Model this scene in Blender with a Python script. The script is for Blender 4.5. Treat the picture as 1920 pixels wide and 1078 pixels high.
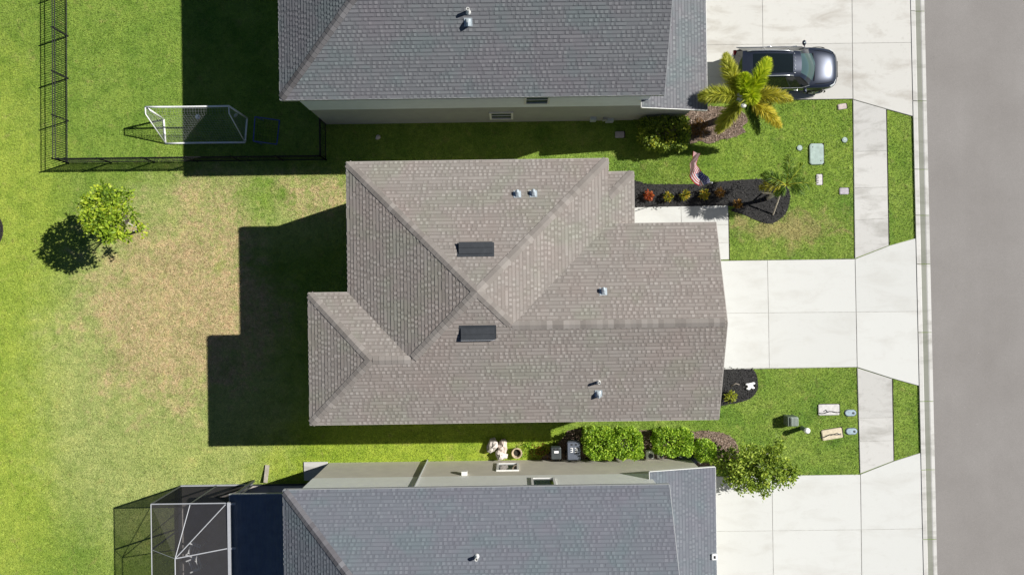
import bpy, math, random
import numpy as np
from mathutils import Matrix, Vector

for o in list(bpy.data.objects):
    bpy.data.objects.remove(o)
scene = bpy.context.scene
COL = scene.collection
R = math.radians
random.seed(11)
RNG = np.random.default_rng(11)

# ------------------------------------------------------------------ camera
ALT = 34.0                    # drone height above the lawn
FPX = 1394.0                  # focal length in pixels of the 1920 px wide photograph
ROLL = R(-0.8)
cam_data = bpy.data.cameras.new('camera')
cam_data.sensor_width = 36.0
cam_data.lens = 36.0 * FPX / 1920.0
cam_data.clip_start = 0.1
cam_data.clip_end = 3000.0
cam = bpy.data.objects.new('camera', cam_data)
COL.objects.link(cam)
cam.location = (0, 0, ALT)
cam.rotation_euler = (0, 0, ROLL)
scene.camera = cam

# ------------------------------------------------------------------ sky + sun
_sx, _sy = -1.0717, -0.3515
SUN_DIR = Vector((_sx * math.cos(ROLL) - _sy * math.sin(ROLL), _sx * math.sin(ROLL) + _sy * math.cos(ROLL), -1.0)).normalized()
SUN_EL = math.asin(-SUN_DIR.z)
SUN_AZ = math.atan2(-SUN_DIR.x, -SUN_DIR.y)      # clockwise from +Y
world = bpy.data.worlds.new('World')
scene.world = world
world.use_nodes = True
wn = world.node_tree.nodes
wl = world.node_tree.links
wn.clear()
sky = wn.new('ShaderNodeTexSky')
sky.sky_type = 'NISHITA'
sky.sun_disc = False
sky.air_density = 0.5
sky.dust_density = 0.1
sky.sun_elevation = SUN_EL
sky.sun_rotation = SUN_AZ
bgn = wn.new('ShaderNodeBackground')
bgn.inputs['Strength'].default_value = 0.05
wo = wn.new('ShaderNodeOutputWorld')
wl.new(sky.outputs[0], bgn.inputs[0])
wl.new(bgn.outputs[0], wo.inputs[0])
sun_data = bpy.data.lights.new('sun', 'SUN')
sun_data.energy = 5.0
sun_data.angle = R(0.5)
sun_data.color = (1.0, 0.968, 0.905)
sun = bpy.data.objects.new('sun', sun_data)
COL.objects.link(sun)
sun.location = (30, 10, 40)
sun.rotation_euler = SUN_DIR.to_track_quat('-Z', 'Y').to_euler()

scene.view_settings.view_transform = 'Standard'
scene.view_settings.look = 'None'
scene.view_settings.exposure = 0.45
scene.view_settings.gamma = 1.0
scene.view_settings.use_curve_mapping = False
scene.cycles.use_denoising = True
scene.cycles.max_bounces = 6
scene.cycles.transparent_max_bounces = 16
scene.cycles.sample_clamp_indirect = 4.0


# ------------------------------------------------------------------ helpers
def W(px, py, h=0.0):
    """photograph pixel at a known height above ground -> plan position in metres"""
    k = (ALT - h) / FPX
    dx = (px - 960.0) * k
    dy = (539.0 - py) * k
    return (dx * math.cos(ROLL) - dy * math.sin(ROLL), dx * math.sin(ROLL) + dy * math.cos(ROLL))


def P3(px, py, h=0.0):
    x, y = W(px, py, h)
    return (x, y, h)


def lin(r, g, b):
    def f(c):
        c /= 255.0
        return c / 12.92 if c <= 0.04045 else ((c + 0.055) / 1.055) ** 2.4
    return (f(r), f(g), f(b))


def mesh_obj(name, verts, faces, mat=None, parent=None, smooth=False, attr=None, midx=None, loc=None):
    me = bpy.data.meshes.new(name)
    me.from_pydata(verts, [], faces)
    if mat is not None:
        for m in (mat if isinstance(mat, (list, tuple)) else [mat]):
            me.materials.append(m)
    if midx is not None:
        me.polygons.foreach_set('material_index', np.asarray(midx, dtype=np.int32))
    if smooth:
        me.polygons.foreach_set('use_smooth', np.ones(len(me.polygons), dtype=bool))
    if attr is not None:
        a = me.attributes.new('rnd', 'FLOAT', 'FACE')
        a.data.foreach_set('value', np.asarray(attr, dtype=np.float32))
    me.update()
    return link(name, me, parent, loc)


def link(name, me, parent=None, loc=None):
    o = bpy.data.objects.new(name, me)
    COL.objects.link(o)
    if loc is not None:
        o.location = loc
    if parent is not None:
        adopt(o, parent)
    return o


def adopt(o, parent):
    """parts keep their world-space position; parents are never rotated"""
    o.parent = parent
    o.matrix_parent_inverse = Matrix.Translation(-Vector(parent.location))


def quads_np(name, V, nq, mat, parent=None, attr=None, smooth=False):
    """V: (nq*4,3) array of quad corners"""
    me = bpy.data.meshes.new(name)
    me.vertices.add(nq * 4)
    me.vertices.foreach_set('co', V.astype(np.float32).ravel())
    me.loops.add(nq * 4)
    me.loops.foreach_set('vertex_index', np.arange(nq * 4, dtype=np.int32))
    me.polygons.add(nq)
    me.polygons.foreach_set('loop_start', np.arange(0, nq * 4, 4, dtype=np.int32))
    me.polygons.foreach_set('loop_total', np.full(nq, 4, dtype=np.int32))
    me.materials.append(mat)
    if attr is not None:
        a = me.attributes.new('rnd', 'FLOAT', 'FACE')
        a.data.foreach_set('value', attr.astype(np.float32))
    me.update(calc_edges=True)
    return link(name, me, parent)


def thing(name, label, cat, loc=(0, 0, 0), group=None):
    o = bpy.data.objects.new(name, None)
    o.empty_display_size = 0.2
    COL.objects.link(o)
    o.location = loc
    return tag(o, label, cat, group)


def tag(o, label=None, cat=None, group=None, kind=None):
    if label:
        o['label'] = label
    if cat:
        o['category'] = cat
    if group:
        o['group'] = group
    if kind:
        o['kind'] = kind
    return o


class MB:
    def __init__(s):
        s.v = []; s.f = []; s.m = []; s.cm = 0

    def add(s, vs, fs):
        n = len(s.v)
        s.v += [tuple(p) for p in vs]
        for f in fs:
            s.f.append(tuple(n + i for i in f)); s.m.append(s.cm)
        return s

    def box(s, x0, x1, y0, y1, z0, z1):
        return s.add([(x0, y0, z0), (x1, y0, z0), (x1, y1, z0), (x0, y1, z0), (x0, y0, z1), (x1, y0, z1), (x1, y1, z1), (x0, y1, z1)],
                     [(0, 3, 2, 1), (4, 5, 6, 7), (0, 1, 5, 4), (1, 2, 6, 5), (2, 3, 7, 6), (3, 0, 4, 7)])

    def obox(s, c, sx, sy, z0, z1, rot=0.0, taper=1.0, bev=0.0, rad=0.0):
        """box centred on c (plan), rotated about z, optionally tapered and with chamfered top edge"""
        ca, sa = math.cos(rot), math.sin(rot)

        def ring(hx, hy, z, ch):
            pts = [(-hx + ch, -hy), (hx - ch, -hy), (hx, -hy + ch), (hx, hy - ch), (hx - ch, hy), (-hx + ch, hy), (-hx, hy - ch), (-hx, -hy + ch)]
            return [(c[0] + a * ca - b * sa, c[1] + a * sa + b * ca, z) for a, b in pts]
        ch = max(bev, rad, 0.004)
        rings = [ring(sx / 2 * taper, sy / 2 * taper, z0, ch), ring(sx / 2, sy / 2, z1 - bev, ch)]
        if bev > 0:
            rings.append(ring(sx / 2 - bev, sy / 2 - bev, z1, ch))
        return s.loft(rings, True, True)

    def loft(s, rings, cap0=True, cap1=True, closed=True):
        n = len(rings[0]); b = len(s.v)
        for r in rings:
            s.v += [tuple(p) for p in r]
        for i in range(len(rings) - 1):
            for j in range(n if closed else n - 1):
                k = (j + 1) % n
                s.f.append((b + i * n + j, b + i * n + k, b + (i + 1) * n + k, b + (i + 1) * n + j)); s.m.append(s.cm)
        if cap0:
            s.f.append(tuple(b + j for j in reversed(range(n)))); s.m.append(s.cm)
        if cap1:
            s.f.append(tuple(b + (len(rings) - 1) * n + j for j in range(n))); s.m.append(s.cm)
        return s

    def prism(s, poly, z0, z1, bev=0.0):
        a = sum(poly[i][0] * poly[(i + 1) % len(poly)][1] - poly[(i + 1) % len(poly)][0] * poly[i][1] for i in range(len(poly)))
        if a < 0:
            poly = poly[::-1]
        rings = [[(x, y, z0) for x, y in poly], [(x, y, z1 - bev) for x, y in poly]]
        if bev > 0:
            rings.append([(x, y, z1) for x, y in inset(poly, bev)])
        return s.loft(rings)

    def tube(s, pts, r, n=6, cap=True):
        pts = [Vector(p) for p in pts]
        rs = r if isinstance(r, (list, tuple)) else [r] * len(pts)
        rings = []
        for i, p in enumerate(pts):
            d = (pts[min(i + 1, len(pts) - 1)] - pts[max(i - 1, 0)]).normalized()
            a = Vector((0, 0, 1)) if abs(d.z) < 0.9 else Vector((1, 0, 0))
            u = d.cross(a).normalized(); v = d.cross(u).normalized()
            rings.append([p + (u * math.cos(2 * math.pi * j / n) + v * math.sin(2 * math.pi * j / n)) * rs[i] for j in range(n)])
        return s.loft(rings, cap, cap)

    def lathe(s, c, prof, n=16):
        """prof: list of (radius, z) bottom to top"""
        return s.loft([[(c[0] + max(r, 1e-4) * math.cos(2 * math.pi * j / n), c[1] + max(r, 1e-4) * math.sin(2 * math.pi * j / n), z) for j in range(n)] for r, z in prof])

    def obj(s, name, mat, parent=None, smooth=False, loc=None):
        return mesh_obj(name, s.v, s.f, mat, parent, smooth, midx=s.m if isinstance(mat, (list, tuple)) else None, loc=loc)


def inset(poly, d):
    """inset a CCW polygon by d"""
    n = len(poly); out = []
    for i in range(n):
        p0 = Vector(poly[i - 1]); p1 = Vector(poly[i]); p2 = Vector(poly[(i + 1) % n])
        d1 = (p1 - p0).normalized(); d2 = (p2 - p1).normalized()
        n1 = Vector((-d1.y, d1.x)); n2 = Vector((-d2.y, d2.x))
        b = n1 + n2
        den = 1 + n1.dot(n2)
        out.append(tuple(p1 + b * (d / max(den, 0.3))))
    return out


def inpoly(X, Y, poly):
    c = np.zeros(X.shape, bool)
    n = len(poly)
    for i in range(n):
        x1, y1 = poly[i]; x2, y2 = poly[(i + 1) % n]
        if y1 == y2:
            continue
        cond = ((y1 > Y) != (y2 > Y)) & (X < (x2 - x1) * (Y - y1) / (y2 - y1) + x1)
        c ^= cond
    return c


def smooth_poly(pts, k=4):
    """closed Catmull-Rom through pts"""
    n = len(pts); out = []
    for i in range(n):
        p0, p1, p2, p3 = [np.array(pts[(i + j - 1) % n]) for j in range(4)]
        for t in np.linspace(0, 1, k, endpoint=False):
            out.append(tuple(0.5 * ((2 * p1) + (-p0 + p2) * t + (2 * p0 - 5 * p1 + 4 * p2 - p3) * t * t + (-p0 + 3 * p1 - 3 * p2 + p3) * t ** 3)))
    return out


# ------------------------------------------------------------------ node materials
class NT:
    def __init__(s, tree):
        s.t = tree; s.n = tree.nodes; s.l = tree.links

    def node(s, typ, **kw):
        nd = s.n.new(typ)
        for k, v in kw.items():
            setattr(nd, k, v)
        return nd

    def put(s, sock, val):
        if isinstance(val, bpy.types.NodeSocket):
            s.l.new(val, sock)
        elif val is not None:
            if isinstance(val, (tuple, list)) and len(val) == 3 and sock.type == 'RGBA':
                val = (*val, 1.0)
            sock.default_value = val

    def noise(s, scale, detail=4.0, rough=0.55, vec=None, dist=0.0):
        nd = s.node('ShaderNodeTexNoise')
        nd.inputs['Scale'].default_value = scale
        nd.inputs['Detail'].default_value = detail
        nd.inputs['Roughness'].default_value = rough
        nd.inputs['Distortion'].default_value = dist
        if vec is not None:
            s.l.new(vec, nd.inputs['Vector'])
        return nd.outputs['Fac']

    def math(s, op, a, b=None, clamp=False):
        nd = s.node('ShaderNodeMath', operation=op, use_clamp=clamp)
        s.put(nd.inputs[0], a)
        if b is not None:
            s.put(nd.inputs[1], b)
        return nd.outputs[0]

    def mix(s, fac, a, b, mode='MIX'):
        nd = s.node('ShaderNodeMix', data_type='RGBA', blend_type=mode)
        s.put(nd.inputs[0], fac); s.put(nd.inputs[6], a); s.put(nd.inputs[7], b)
        return nd.outputs[2]

    def ramp(s, fac, stops, interp='LINEAR'):
        nd = s.node('ShaderNodeValToRGB')
        nd.color_ramp.interpolation = interp
        el = nd.color_ramp.elements
        while len(el) < len(stops):
            el.new(0.5)
        for e, (p, c) in zip(el, stops):
            e.position = p
            e.color = (*c, 1.0) if len(c) == 3 else c
        s.put(nd.inputs[0], fac)
        return nd.outputs[0]

    def maprange(s, v, a, b, c=0.0, d=1.0, smooth=False):
        nd = s.node('ShaderNodeMapRange')
        nd.interpolation_type = 'SMOOTHSTEP' if smooth else 'LINEAR'
        nd.clamp = True
        s.put(nd.inputs[0], v)
        for i, x in enumerate((a, b, c, d)):
            nd.inputs[i + 1].default_value = x
        return nd.outputs[0]

    def pos(s):
        return s.node('ShaderNodeNewGeometry').outputs['Position']

    def attr(s, name):
        return s.node('ShaderNodeAttribute', attribute_name=name).outputs['Fac']

    def objrnd(s):
        return s.node('ShaderNodeObjectInfo').outputs['Random']

    def bump(s, h, strength=0.3, dist=0.02):
        nd = s.node('ShaderNodeBump')
        nd.inputs['Strength'].default_value = strength
        nd.inputs['Distance'].default_value = dist
        s.put(nd.inputs['Height'], h)
        return nd.outputs[0]


def material(name):
    m = bpy.data.materials.new(name)
    m.use_nodes = True
    m.node_tree.nodes.clear()
    t = NT(m.node_tree)
    out = t.node('ShaderNodeOutputMaterial')
    return m, t, out


def principled(t, out, color, rough=0.7, metal=0.0, normal=None, spec=None, **kw):
    p = t.node('ShaderNodeBsdfPrincipled')
    t.put(p.inputs['Base Color'], color)
    t.put(p.inputs['Roughness'], rough)
    p.inputs['Metallic'].default_value = metal
    if spec is not None:
        p.inputs['Specular IOR Level'].default_value = spec
    if normal is not None:
        t.put(p.inputs['Normal'], normal)
    for k, v in kw.items():
        t.put(p.inputs[k.replace('_', ' ')], v)
    t.l.new(p.outputs[0], out.inputs['Surface'])
    return p


def simple(name, color, rough=0.6, metal=0.0, var=0.12, scale=6.0, bump=0.15, objvar=0.0, spec=None):
    m, t, out = material(name)
    n = t.noise(scale, 5.0, 0.6, t.pos())
    dark = tuple(c * (1 - var * 1.6) for c in color); light = tuple(min(1, c * (1 + var)) for c in color)
    col = t.ramp(n, [(0.3, dark), (0.7, light)])
    if objvar:
        f = t.maprange(t.objrnd(), 0, 1, 1 - objvar, 1 + objvar)
        col = t.mix(1.0, col, f, 'MULTIPLY')
    nr = t.bump(t.noise(scale * 8, 3.0, 0.6, t.pos()), bump, 0.01) if bump else None
    principled(t, out, col, rough, metal, nr, spec)
    return m


def leafmat(name, stops, trans=0.35, rough=0.55, patch=None):
    """foliage: colour from the per-leaf random value, part of the light passes through"""
    m, t, out = material(name)
    col = t.ramp(t.attr('rnd'), stops)
    if patch:
        col = t.mix(t.maprange(t.noise(patch[0], 3.0, 0.5, t.pos()), 0.45, 0.62), col, patch[1])
    p = t.node('ShaderNodeBsdfPrincipled')
    t.put(p.inputs['Base Color'], col)
    p.inputs['Roughness'].default_value = rough
    p.inputs['Specular IOR Level'].default_value = 0.35
    tr = t.node('ShaderNodeBsdfTranslucent')
    t.put(tr.inputs[0], t.mix(1.0, col, (1.0, 1.0, 0.55), 'MULTIPLY'))
    mx = t.node('ShaderNodeMixShader')
    mx.inputs[0].default_value = trans
    t.l.new(p.outputs[0], mx.inputs[1]); t.l.new(tr.outputs[0], mx.inputs[2])
    t.l.new(mx.outputs[0], out.inputs['Surface'])
    return m


# grass colour as a function of the place: lush, lime and dead zones of the lawns
def grass_color_group():
    g = bpy.data.node_groups.new('grass_colour', 'ShaderNodeTree')
    g.interface.new_socket('Color', in_out='OUTPUT', socket_type='NodeSocketColor')
    t = NT(g)
    go = t.node('NodeGroupOutput')
    pos = t.pos()
    big = t.noise(0.45, 5.0, 0.62, pos)
    mid = t.noise(1.9, 4.0, 0.65, pos, 0.4)
    fine = t.noise(7.0, 3.0, 0.6, pos)

    def ell(px, py, rx, ry, lo=0.75, hi=1.15, nz=0.7, rot=0.0):
        cx, cy = W(px, py)
        s = 34.0 / 1394.0
        mp = t.node('ShaderNodeVectorMath', operation='SUBTRACT')
        t.l.new(pos, mp.inputs[0]); mp.inputs[1].default_value = (cx, cy, 0)
        m2 = t.node('ShaderNodeVectorMath', operation='MULTIPLY')
        t.l.new(mp.outputs[0], m2.inputs[0]); m2.inputs[1].default_value = (1 / (rx * s), 1 / (ry * s), 0)
        ln = t.node('ShaderNodeVectorMath', operation='LENGTH')
        t.l.new(m2.outputs[0], ln.inputs[0])
        d = t.math('ADD', ln.outputs['Value'], t.math('MULTIPLY', t.math('SUBTRACT', mid, 0.5), nz))
        d = t.math('ADD', d, t.math('MULTIPLY', t.math('SUBTRACT', big, 0.5), nz))
        return t.maprange(d, lo, hi, 1.0, 0.0, True)

    green = (0.222, 0.328, 0.056)
    col = t.ramp(big, [(0.3, (0.135, 0.255, 0.040)), (0.5, green), (0.72, (0.255, 0.350, 0.075))])
    # lime turf along the left edge and the side yard
    lime = (0.350, 0.445, 0.070)
    col = t.mix(t.math('MULTIPLY', ell(-30, 640, 200, 620, 0.6, 1.1, 0.4), 0.85), col, lime)
    col = t.mix(t.math('MULTIPLY', ell(700, 850, 420, 70, 0.7, 1.25, 0.4), 0.8), col, (0.330, 0.430, 0.045))
    # pale, thin turf around the dead patch
    pale = (0.430, 0.470, 0.180)
    col = t.mix(t.math('MULTIPLY', ell(300, 720, 240, 330, 0.7, 1.25, 0.5), 0.75), col, pale)
    col = t.mix(t.math('MULTIPLY', ell(440, 400, 260, 90, 0.6, 1.25, 0.6), 0.6), col, pale)
    dead = t.ramp(fine, [(0.3, (0.43, 0.315, 0.180)), (0.7, (0.63, 0.50, 0.300))])
    mott = t.noise(3.4, 4.0, 0.7, pos, 0.8)
    mk = t.maprange(mott, 0.34, 0.58, 0.52, 1.0)
    mk2 = t.maprange(mott, 0.38, 0.58, 0.15, 1.0)
    col = t.mix(t.math('MULTIPLY', t.math('MULTIPLY', ell(315, 585, 178, 200, 0.45, 1.20, 1.7), mk), 0.92), col, dead)
    col = t.mix(t.math('MULTIPLY', t.math('MULTIPLY', ell(400, 430, 95, 120, 0.4, 1.3, 1.3), mk2), 0.75), col, dead)
    col = t.mix(t.math('MULTIPLY', t.math('MULTIPLY', ell(570, 365, 120, 45, 0.3, 1.3, 1.7), mk2), 0.85), col, dead)
    col = t.mix(t.math('MULTIPLY', t.math('MULTIPLY', ell(450, 600, 110, 120, 0.4, 1.2, 1.2), mk2), 0.75), col, dead)
    # fresh green clumps
    col = t.mix(t.math('MULTIPLY', ell(492, 378, 55, 46, 0.3, 1.2, 2.4), 0.8), col, (0.175, 0.310, 0.034))
    # lush, even lawns: fenced yard, front gardens
    col = t.mix(t.math('MULTIPLY', ell(240, 130, 130, 190, 0.8, 1.1, 0.25), 0.65), col, (0.218, 0.332, 0.058))
    col = t.mix(t.math('MULTIPLY', ell(1470, 260, 260, 110, 0.7, 1.15, 0.3), 0.6), col, (0.238, 0.350, 0.052))
    col = t.mix(t.math('MULTIPLY', ell(1480, 430, 120, 42, 0.2, 1.1, 2.6), 0.75), col, (0.400, 0.330, 0.160))
    # dry speckles everywhere
    col = t.mix(t.math('MULTIPLY', t.maprange(mid, 0.58, 0.72), 0.40), col, (0.40, 0.34, 0.14))
    # clumps a hand wide: denser and thinner turf
    pt = t.noise(1.1, 5.0, 0.68, pos, 0.9)
    col = t.mix(1.0, col, t.ramp(pt, [(0.34, (0.80, 0.86, 0.76)), (0.5, (1.0, 1.0, 1.0)), (0.66, (1.17, 1.10, 1.14))]), 'MULTIPLY')
    cl = t.noise(5.5, 3.0, 0.7, pos, 0.6)
    col = t.mix(1.0, col, t.ramp(cl, [(0.30, (0.78, 0.80, 0.76)), (0.5, (1.0, 1.0, 1.0)), (0.72, (1.16, 1.13, 1.16))]), 'MULTIPLY')
    t.l.new(col, go.inputs[0])
    return g


GRASS = grass_color_group()


def grass_mat(name, blade):
    m, t, out = material(name)
    gn = t.node('ShaderNodeGroup'); gn.node_tree = GRASS
    col = gn.outputs[0]
    if blade:
        col = t.mix(1.0, col, t.ramp(t.attr('rnd'), [(0, (0.68, 0.72, 0.64)), (0.5, (1.0, 1.0, 1.0)), (1, (1.40, 1.34, 1.40))]), 'MULTIPLY')
        p = t.node('ShaderNodeBsdfPrincipled')
        t.put(p.inputs['Base Color'], col)
        p.inputs['Roughness'].default_value = 0.55
        p.inputs['Specular IOR Level'].default_value = 0.25
        tr = t.node('ShaderNodeBsdfTranslucent')
        t.put(tr.inputs[0], col)
        mx = t.node('ShaderNodeMixShader'); mx.inputs[0].default_value = 0.3
        t.l.new(p.outputs[0], mx.inputs[1]); t.l.new(tr.outputs[0], mx.inputs[2])
        t.l.new(mx.outputs[0], out.inputs['Surface'])
    else:
        f = t.noise(22.0, 3.0, 0.7, t.pos())
        col = t.mix(1.0, col, t.ramp(f, [(0.3, (0.50, 0.52, 0.45)), (0.62, (1.05, 1.05, 1.0))]), 'MULTIPLY')
        nr = t.bump(t.noise(16.0, 4.0, 0.7, t.pos()), 0.9, 0.05)
        principled(t, out, col, 0.9, 0.0, nr, 0.1)
    return m


def concrete(name, base, stain=(0.40, 0.37, 0.31), amount=0.5, objvar=0.05):
    m, t, out = material(name)
    pos = t.pos()
    mp = t.node('ShaderNodeMapping'); t.l.new(pos, mp.inputs[0]); mp.inputs['Scale'].default_value = (0.55, 1.5, 1.0)
    a = t.noise(0.9, 6.0, 0.62, mp.outputs[0], 0.5)
    b = t.noise(5.0, 5.0, 0.65, pos)
    c = t.noise(60.0, 2.0, 0.5, pos)
    col = t.mix(t.math('MULTIPLY', t.maprange(a, 0.50, 0.72), amount), base, stain)
    col = t.mix(t.math('MULTIPLY', t.maprange(b, 0.58, 0.78), amount * 0.6), col, stain)
    col = t.mix(1.0, col, t.ramp(c, [(0.3, (0.93, 0.93, 0.93)), (0.7, (1.03, 1.03, 1.03))]), 'MULTIPLY')
    f = t.maprange(t.objrnd(), 0, 1, 1 - objvar, 1 + objvar)
    col = t.mix(1.0, col, f, 'MULTIPLY')
    principled(t, out, col, 0.85, 0.0, t.bump(t.noise(40.0, 4.0, 0.6, pos), 0.12, 0.01), 0.25)
    return m


def shingle_mat(name, dark, mid, light, tint, tint2):
    m, t, out = material(name)
    pos = t.pos()
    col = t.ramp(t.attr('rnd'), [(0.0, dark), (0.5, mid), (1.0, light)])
    a = t.noise(0.55, 4.0, 0.6, pos)
    col = t.mix(t.maprange(a, 0.42, 0.70), col, t.mix(1.0, col, tint, 'MULTIPLY'))
    b = t.noise(0.8, 3.0, 0.5, pos)
    col = t.mix(t.maprange(b, 0.36, 0.50, 1.0, 0.0), col, t.mix(1.0, col, tint2, 'MULTIPLY'))
    g = t.noise(90.0, 2.0, 0.6, pos)
    col = t.mix(1.0, col, t.ramp(g, [(0.3, (0.86, 0.86, 0.86)), (0.7, (1.12, 1.12, 1.12))]), 'MULTIPLY')
    principled(t, out, col, 0.92, 0.0, t.bump(g, 0.3, 0.006), 0.15)
    return m


def cap_mat(name, c0, c1):
    m, t, out = material(name)
    pos = t.pos()
    col = t.ramp(t.objrnd(), [(0.0, c0), (0.75, tuple((a + b) / 2 for a, b in zip(c0, c1))), (1.0, c1)])
    g = t.noise(90.0, 2.0, 0.6, pos)
    col = t.mix(1.0, col, t.ramp(g, [(0.3, (0.88, 0.88, 0.88)), (0.7, (1.1, 1.1, 1.1))]), 'MULTIPLY')
    principled(t, out, col, 0.92, 0.0, t.bump(g, 0.3, 0.006), 0.15)
    return m


M = {}
M['ground'] = grass_mat('lawn_soil', False)
M['blade'] = grass_mat('grass_blade', True)
M['asphalt'] = None
m, t, out = material('asphalt')
pos = t.pos()
col = t.ramp(t.noise(0.35, 5.0, 0.6, pos), [(0.3, (0.228, 0.214, 0.204)), (0.7, (0.262, 0.248, 0.238))])
col = t.mix(1.0, col, t.ramp(t.noise(45.0, 3.0, 0.7, pos), [(0.3, (0.82, 0.82, 0.82)), (0.7, (1.14, 1.14, 1.14))]), 'MULTIPLY')
mp = t.node('ShaderNodeMapping'); t.l.new(pos, mp.inputs[0]); mp.inputs['Scale'].default_value = (1.3, 0.06, 1.0)
col = t.mix(1.0, col, t.ramp(t.noise(1.0, 4.0, 0.6, mp.outputs[0]), [(0.35, (0.985, 0.985, 0.985)), (0.65, (1.012, 1.012, 1.012))]), 'MULTIPLY')
spk = t.noise(9.0, 2.0, 0.5, pos)
col = t.mix(t.maprange(spk, 0.74, 0.78, 0.0, 0.5), col, (0.42, 0.40, 0.38))
col = t.mix(t.maprange(t.noise(2.6, 3.0, 0.6, pos), 0.70, 0.80, 0.0, 0.45), col, (0.15, 0.145, 0.14))
principled(t, out, col, 0.9, 0.0, t.bump(t.noise(70.0, 2.0, 0.6, pos), 0.4, 0.01), 0.2)
M['asphalt'] = m
M['conc'] = concrete('concrete_clean', (0.565, 0.570, 0.552), (0.45, 0.44, 0.41), 0.5, 0.03)
M['conc_dirty'] = concrete('concrete_weathered', (0.545, 0.537, 0.508), (0.34, 0.31, 0.27), 0.7, 0.05)
M['conc_walk'] = concrete('concrete_sidewalk', (0.520, 0.513, 0.494), (0.30, 0.29, 0.265), 0.9, 0.06)
M['joint'] = simple('joint_filler', (0.40, 0.395, 0.37), 0.9, var=0.2)
M['gutter'] = concrete('gutter_stained', (0.250, 0.255, 0.220), (0.17, 0.18, 0.14), 0.8, 0.05)
M['soil'] = simple('dark_soil', (0.030, 0.026, 0.018), 0.95, var=0.35, scale=20)
M['mulch_black'] = simple('mulch_black', (0.024, 0.023, 0.023), 0.9, var=0.5, scale=30, bump=0.8)
M['chip_black'] = leafmat('mulch_chip_black', [(0, (0.010, 0.010, 0.010)), (0.8, (0.035, 0.034, 0.034)), (1, (0.10, 0.095, 0.09))], 0.0, 0.8)
M['mulch_brown'] = simple('mulch_brown', (0.20, 0.14, 0.105), 0.9, var=0.5, scale=25, bump=0.8)
M['chip_brown'] = leafmat('mulch_chip_brown', [(0, (0.10, 0.07, 0.05)), (0.6, (0.26, 0.19, 0.15)), (1, (0.50, 0.40, 0.33))], 0.0, 0.8)
M['sh_brown'] = shingle_mat('shingles_taupe', (0.172, 0.154, 0.140), (0.236, 0.214, 0.196), (0.335, 0.311, 0.289), (1.03, 0.975, 0.975), (0.95, 1.01, 0.95))
M['sh_grey'] = shingle_mat('shingles_slate_grey', (0.104, 0.108, 0.117), (0.150, 0.156, 0.167), (0.206, 0.214, 0.223), (1.06, 0.97, 1.00), (0.93, 1.02, 1.0))
M['sh_blue'] = shingle_mat('shingles_blue_grey', (0.106, 0.114, 0.133), (0.140, 0.152, 0.175), (0.180, 0.194, 0.218), (1.04, 0.97, 1.0), (0.94, 1.03, 1.0))
M['cap_brown'] = cap_mat('ridge_cap_taupe', (0.200, 0.180, 0.164), (0.295, 0.270, 0.249))
M['cap_grey'] = cap_mat('ridge_cap_grey', (0.105, 0.100, 0.102), (0.20, 0.195, 0.20))
M['cap_blue'] = cap_mat('ridge_cap_blue', (0.120, 0.115, 0.125), (0.20, 0.20, 0.215))
M['deck_brown'] = simple('roof_felt_brown', (0.11, 0.095, 0.085), 0.95)
M['deck_grey'] = simple('roof_felt_grey', (0.08, 0.082, 0.085), 0.95)
M['trim_white'] = simple('trim_white', (0.70, 0.70, 0.68), 0.5, var=0.05)
M['drip_grey'] = simple('drip_edge_grey', (0.34, 0.35, 0.36), 0.5, var=0.06)
M['trim_tan'] = simple('drip_edge_tan', (0.40, 0.37, 0.34), 0.5, var=0.06)
M['stucco_tan'] = simple('stucco_tan', (0.55, 0.52, 0.44), 0.9, var=0.05, scale=2.0, bump=0.35)
M['stucco_grey'] = simple('stucco_greenish_grey', (0.32, 0.33, 0.31), 0.9, var=0.05, scale=2.0, bump=0.35)
M['stucco_cream'] = simple('stucco_cream', (0.55, 0.50, 0.42), 0.9, var=0.05, scale=2.0, bump=0.35)


def siding(name, color):
    m, t, out = material(name)
    sp = t.node('ShaderNodeSeparateXYZ'); t.l.new(t.pos(), sp.inputs[0])
    fr = t.math('FRACT', t.math('MULTIPLY', sp.outputs[2], 5.6))
    n = t.noise(3.0, 3.0, 0.5, t.pos())
    col = t.ramp(n, [(0.3, tuple(c * 0.94 for c in color)), (0.7, color)])
    principled(t, out, col, 0.6, 0.0, t.bump(fr, 0.6, 0.02), 0.3)
    return m


M['siding'] = siding('lap_siding_white', (0.90, 0.915, 0.88))
M['siding_grey'] = siding('lap_siding_pale_grey', (0.74, 0.80, 0.86))
M['glass'] = None
m, t, out = material('window_glass')
principled(t, out, (0.035, 0.055, 0.06), 0.06, 0.0, None, 0.7)
M['glass'] = m
M['metal_dark'] = simple('painted_metal_charcoal', (0.050, 0.055, 0.062), 0.45, 0.2, var=0.1)
M['metal_galv'] = simple('galvanised_metal', (0.50, 0.56, 0.60), 0.4, 0.3, var=0.1)
M['pvc'] = simple('pvc_white', (0.68, 0.68, 0.66), 0.5, var=0.06)
M['black'] = simple('black_hollow', (0.006, 0.006, 0.007), 0.7, var=0.1)
M['fence'] = simple('black_aluminium', (0.016, 0.016, 0.019), 0.6, 0.0, var=0.1, spec=0.12)
M['white_paint'] = simple('white_coated_steel', (0.86, 0.86, 0.87), 0.4, var=0.03, bump=0)
M['beam'] = simple('white_aluminium_beam', (0.36, 0.37, 0.40), 0.5, var=0.05, bump=0)


# ================================================================== GROUND, ROAD, CONCRETE
def PP(pts, h=0.0):
    return [W(x, y, h) for x, y in pts]


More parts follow.
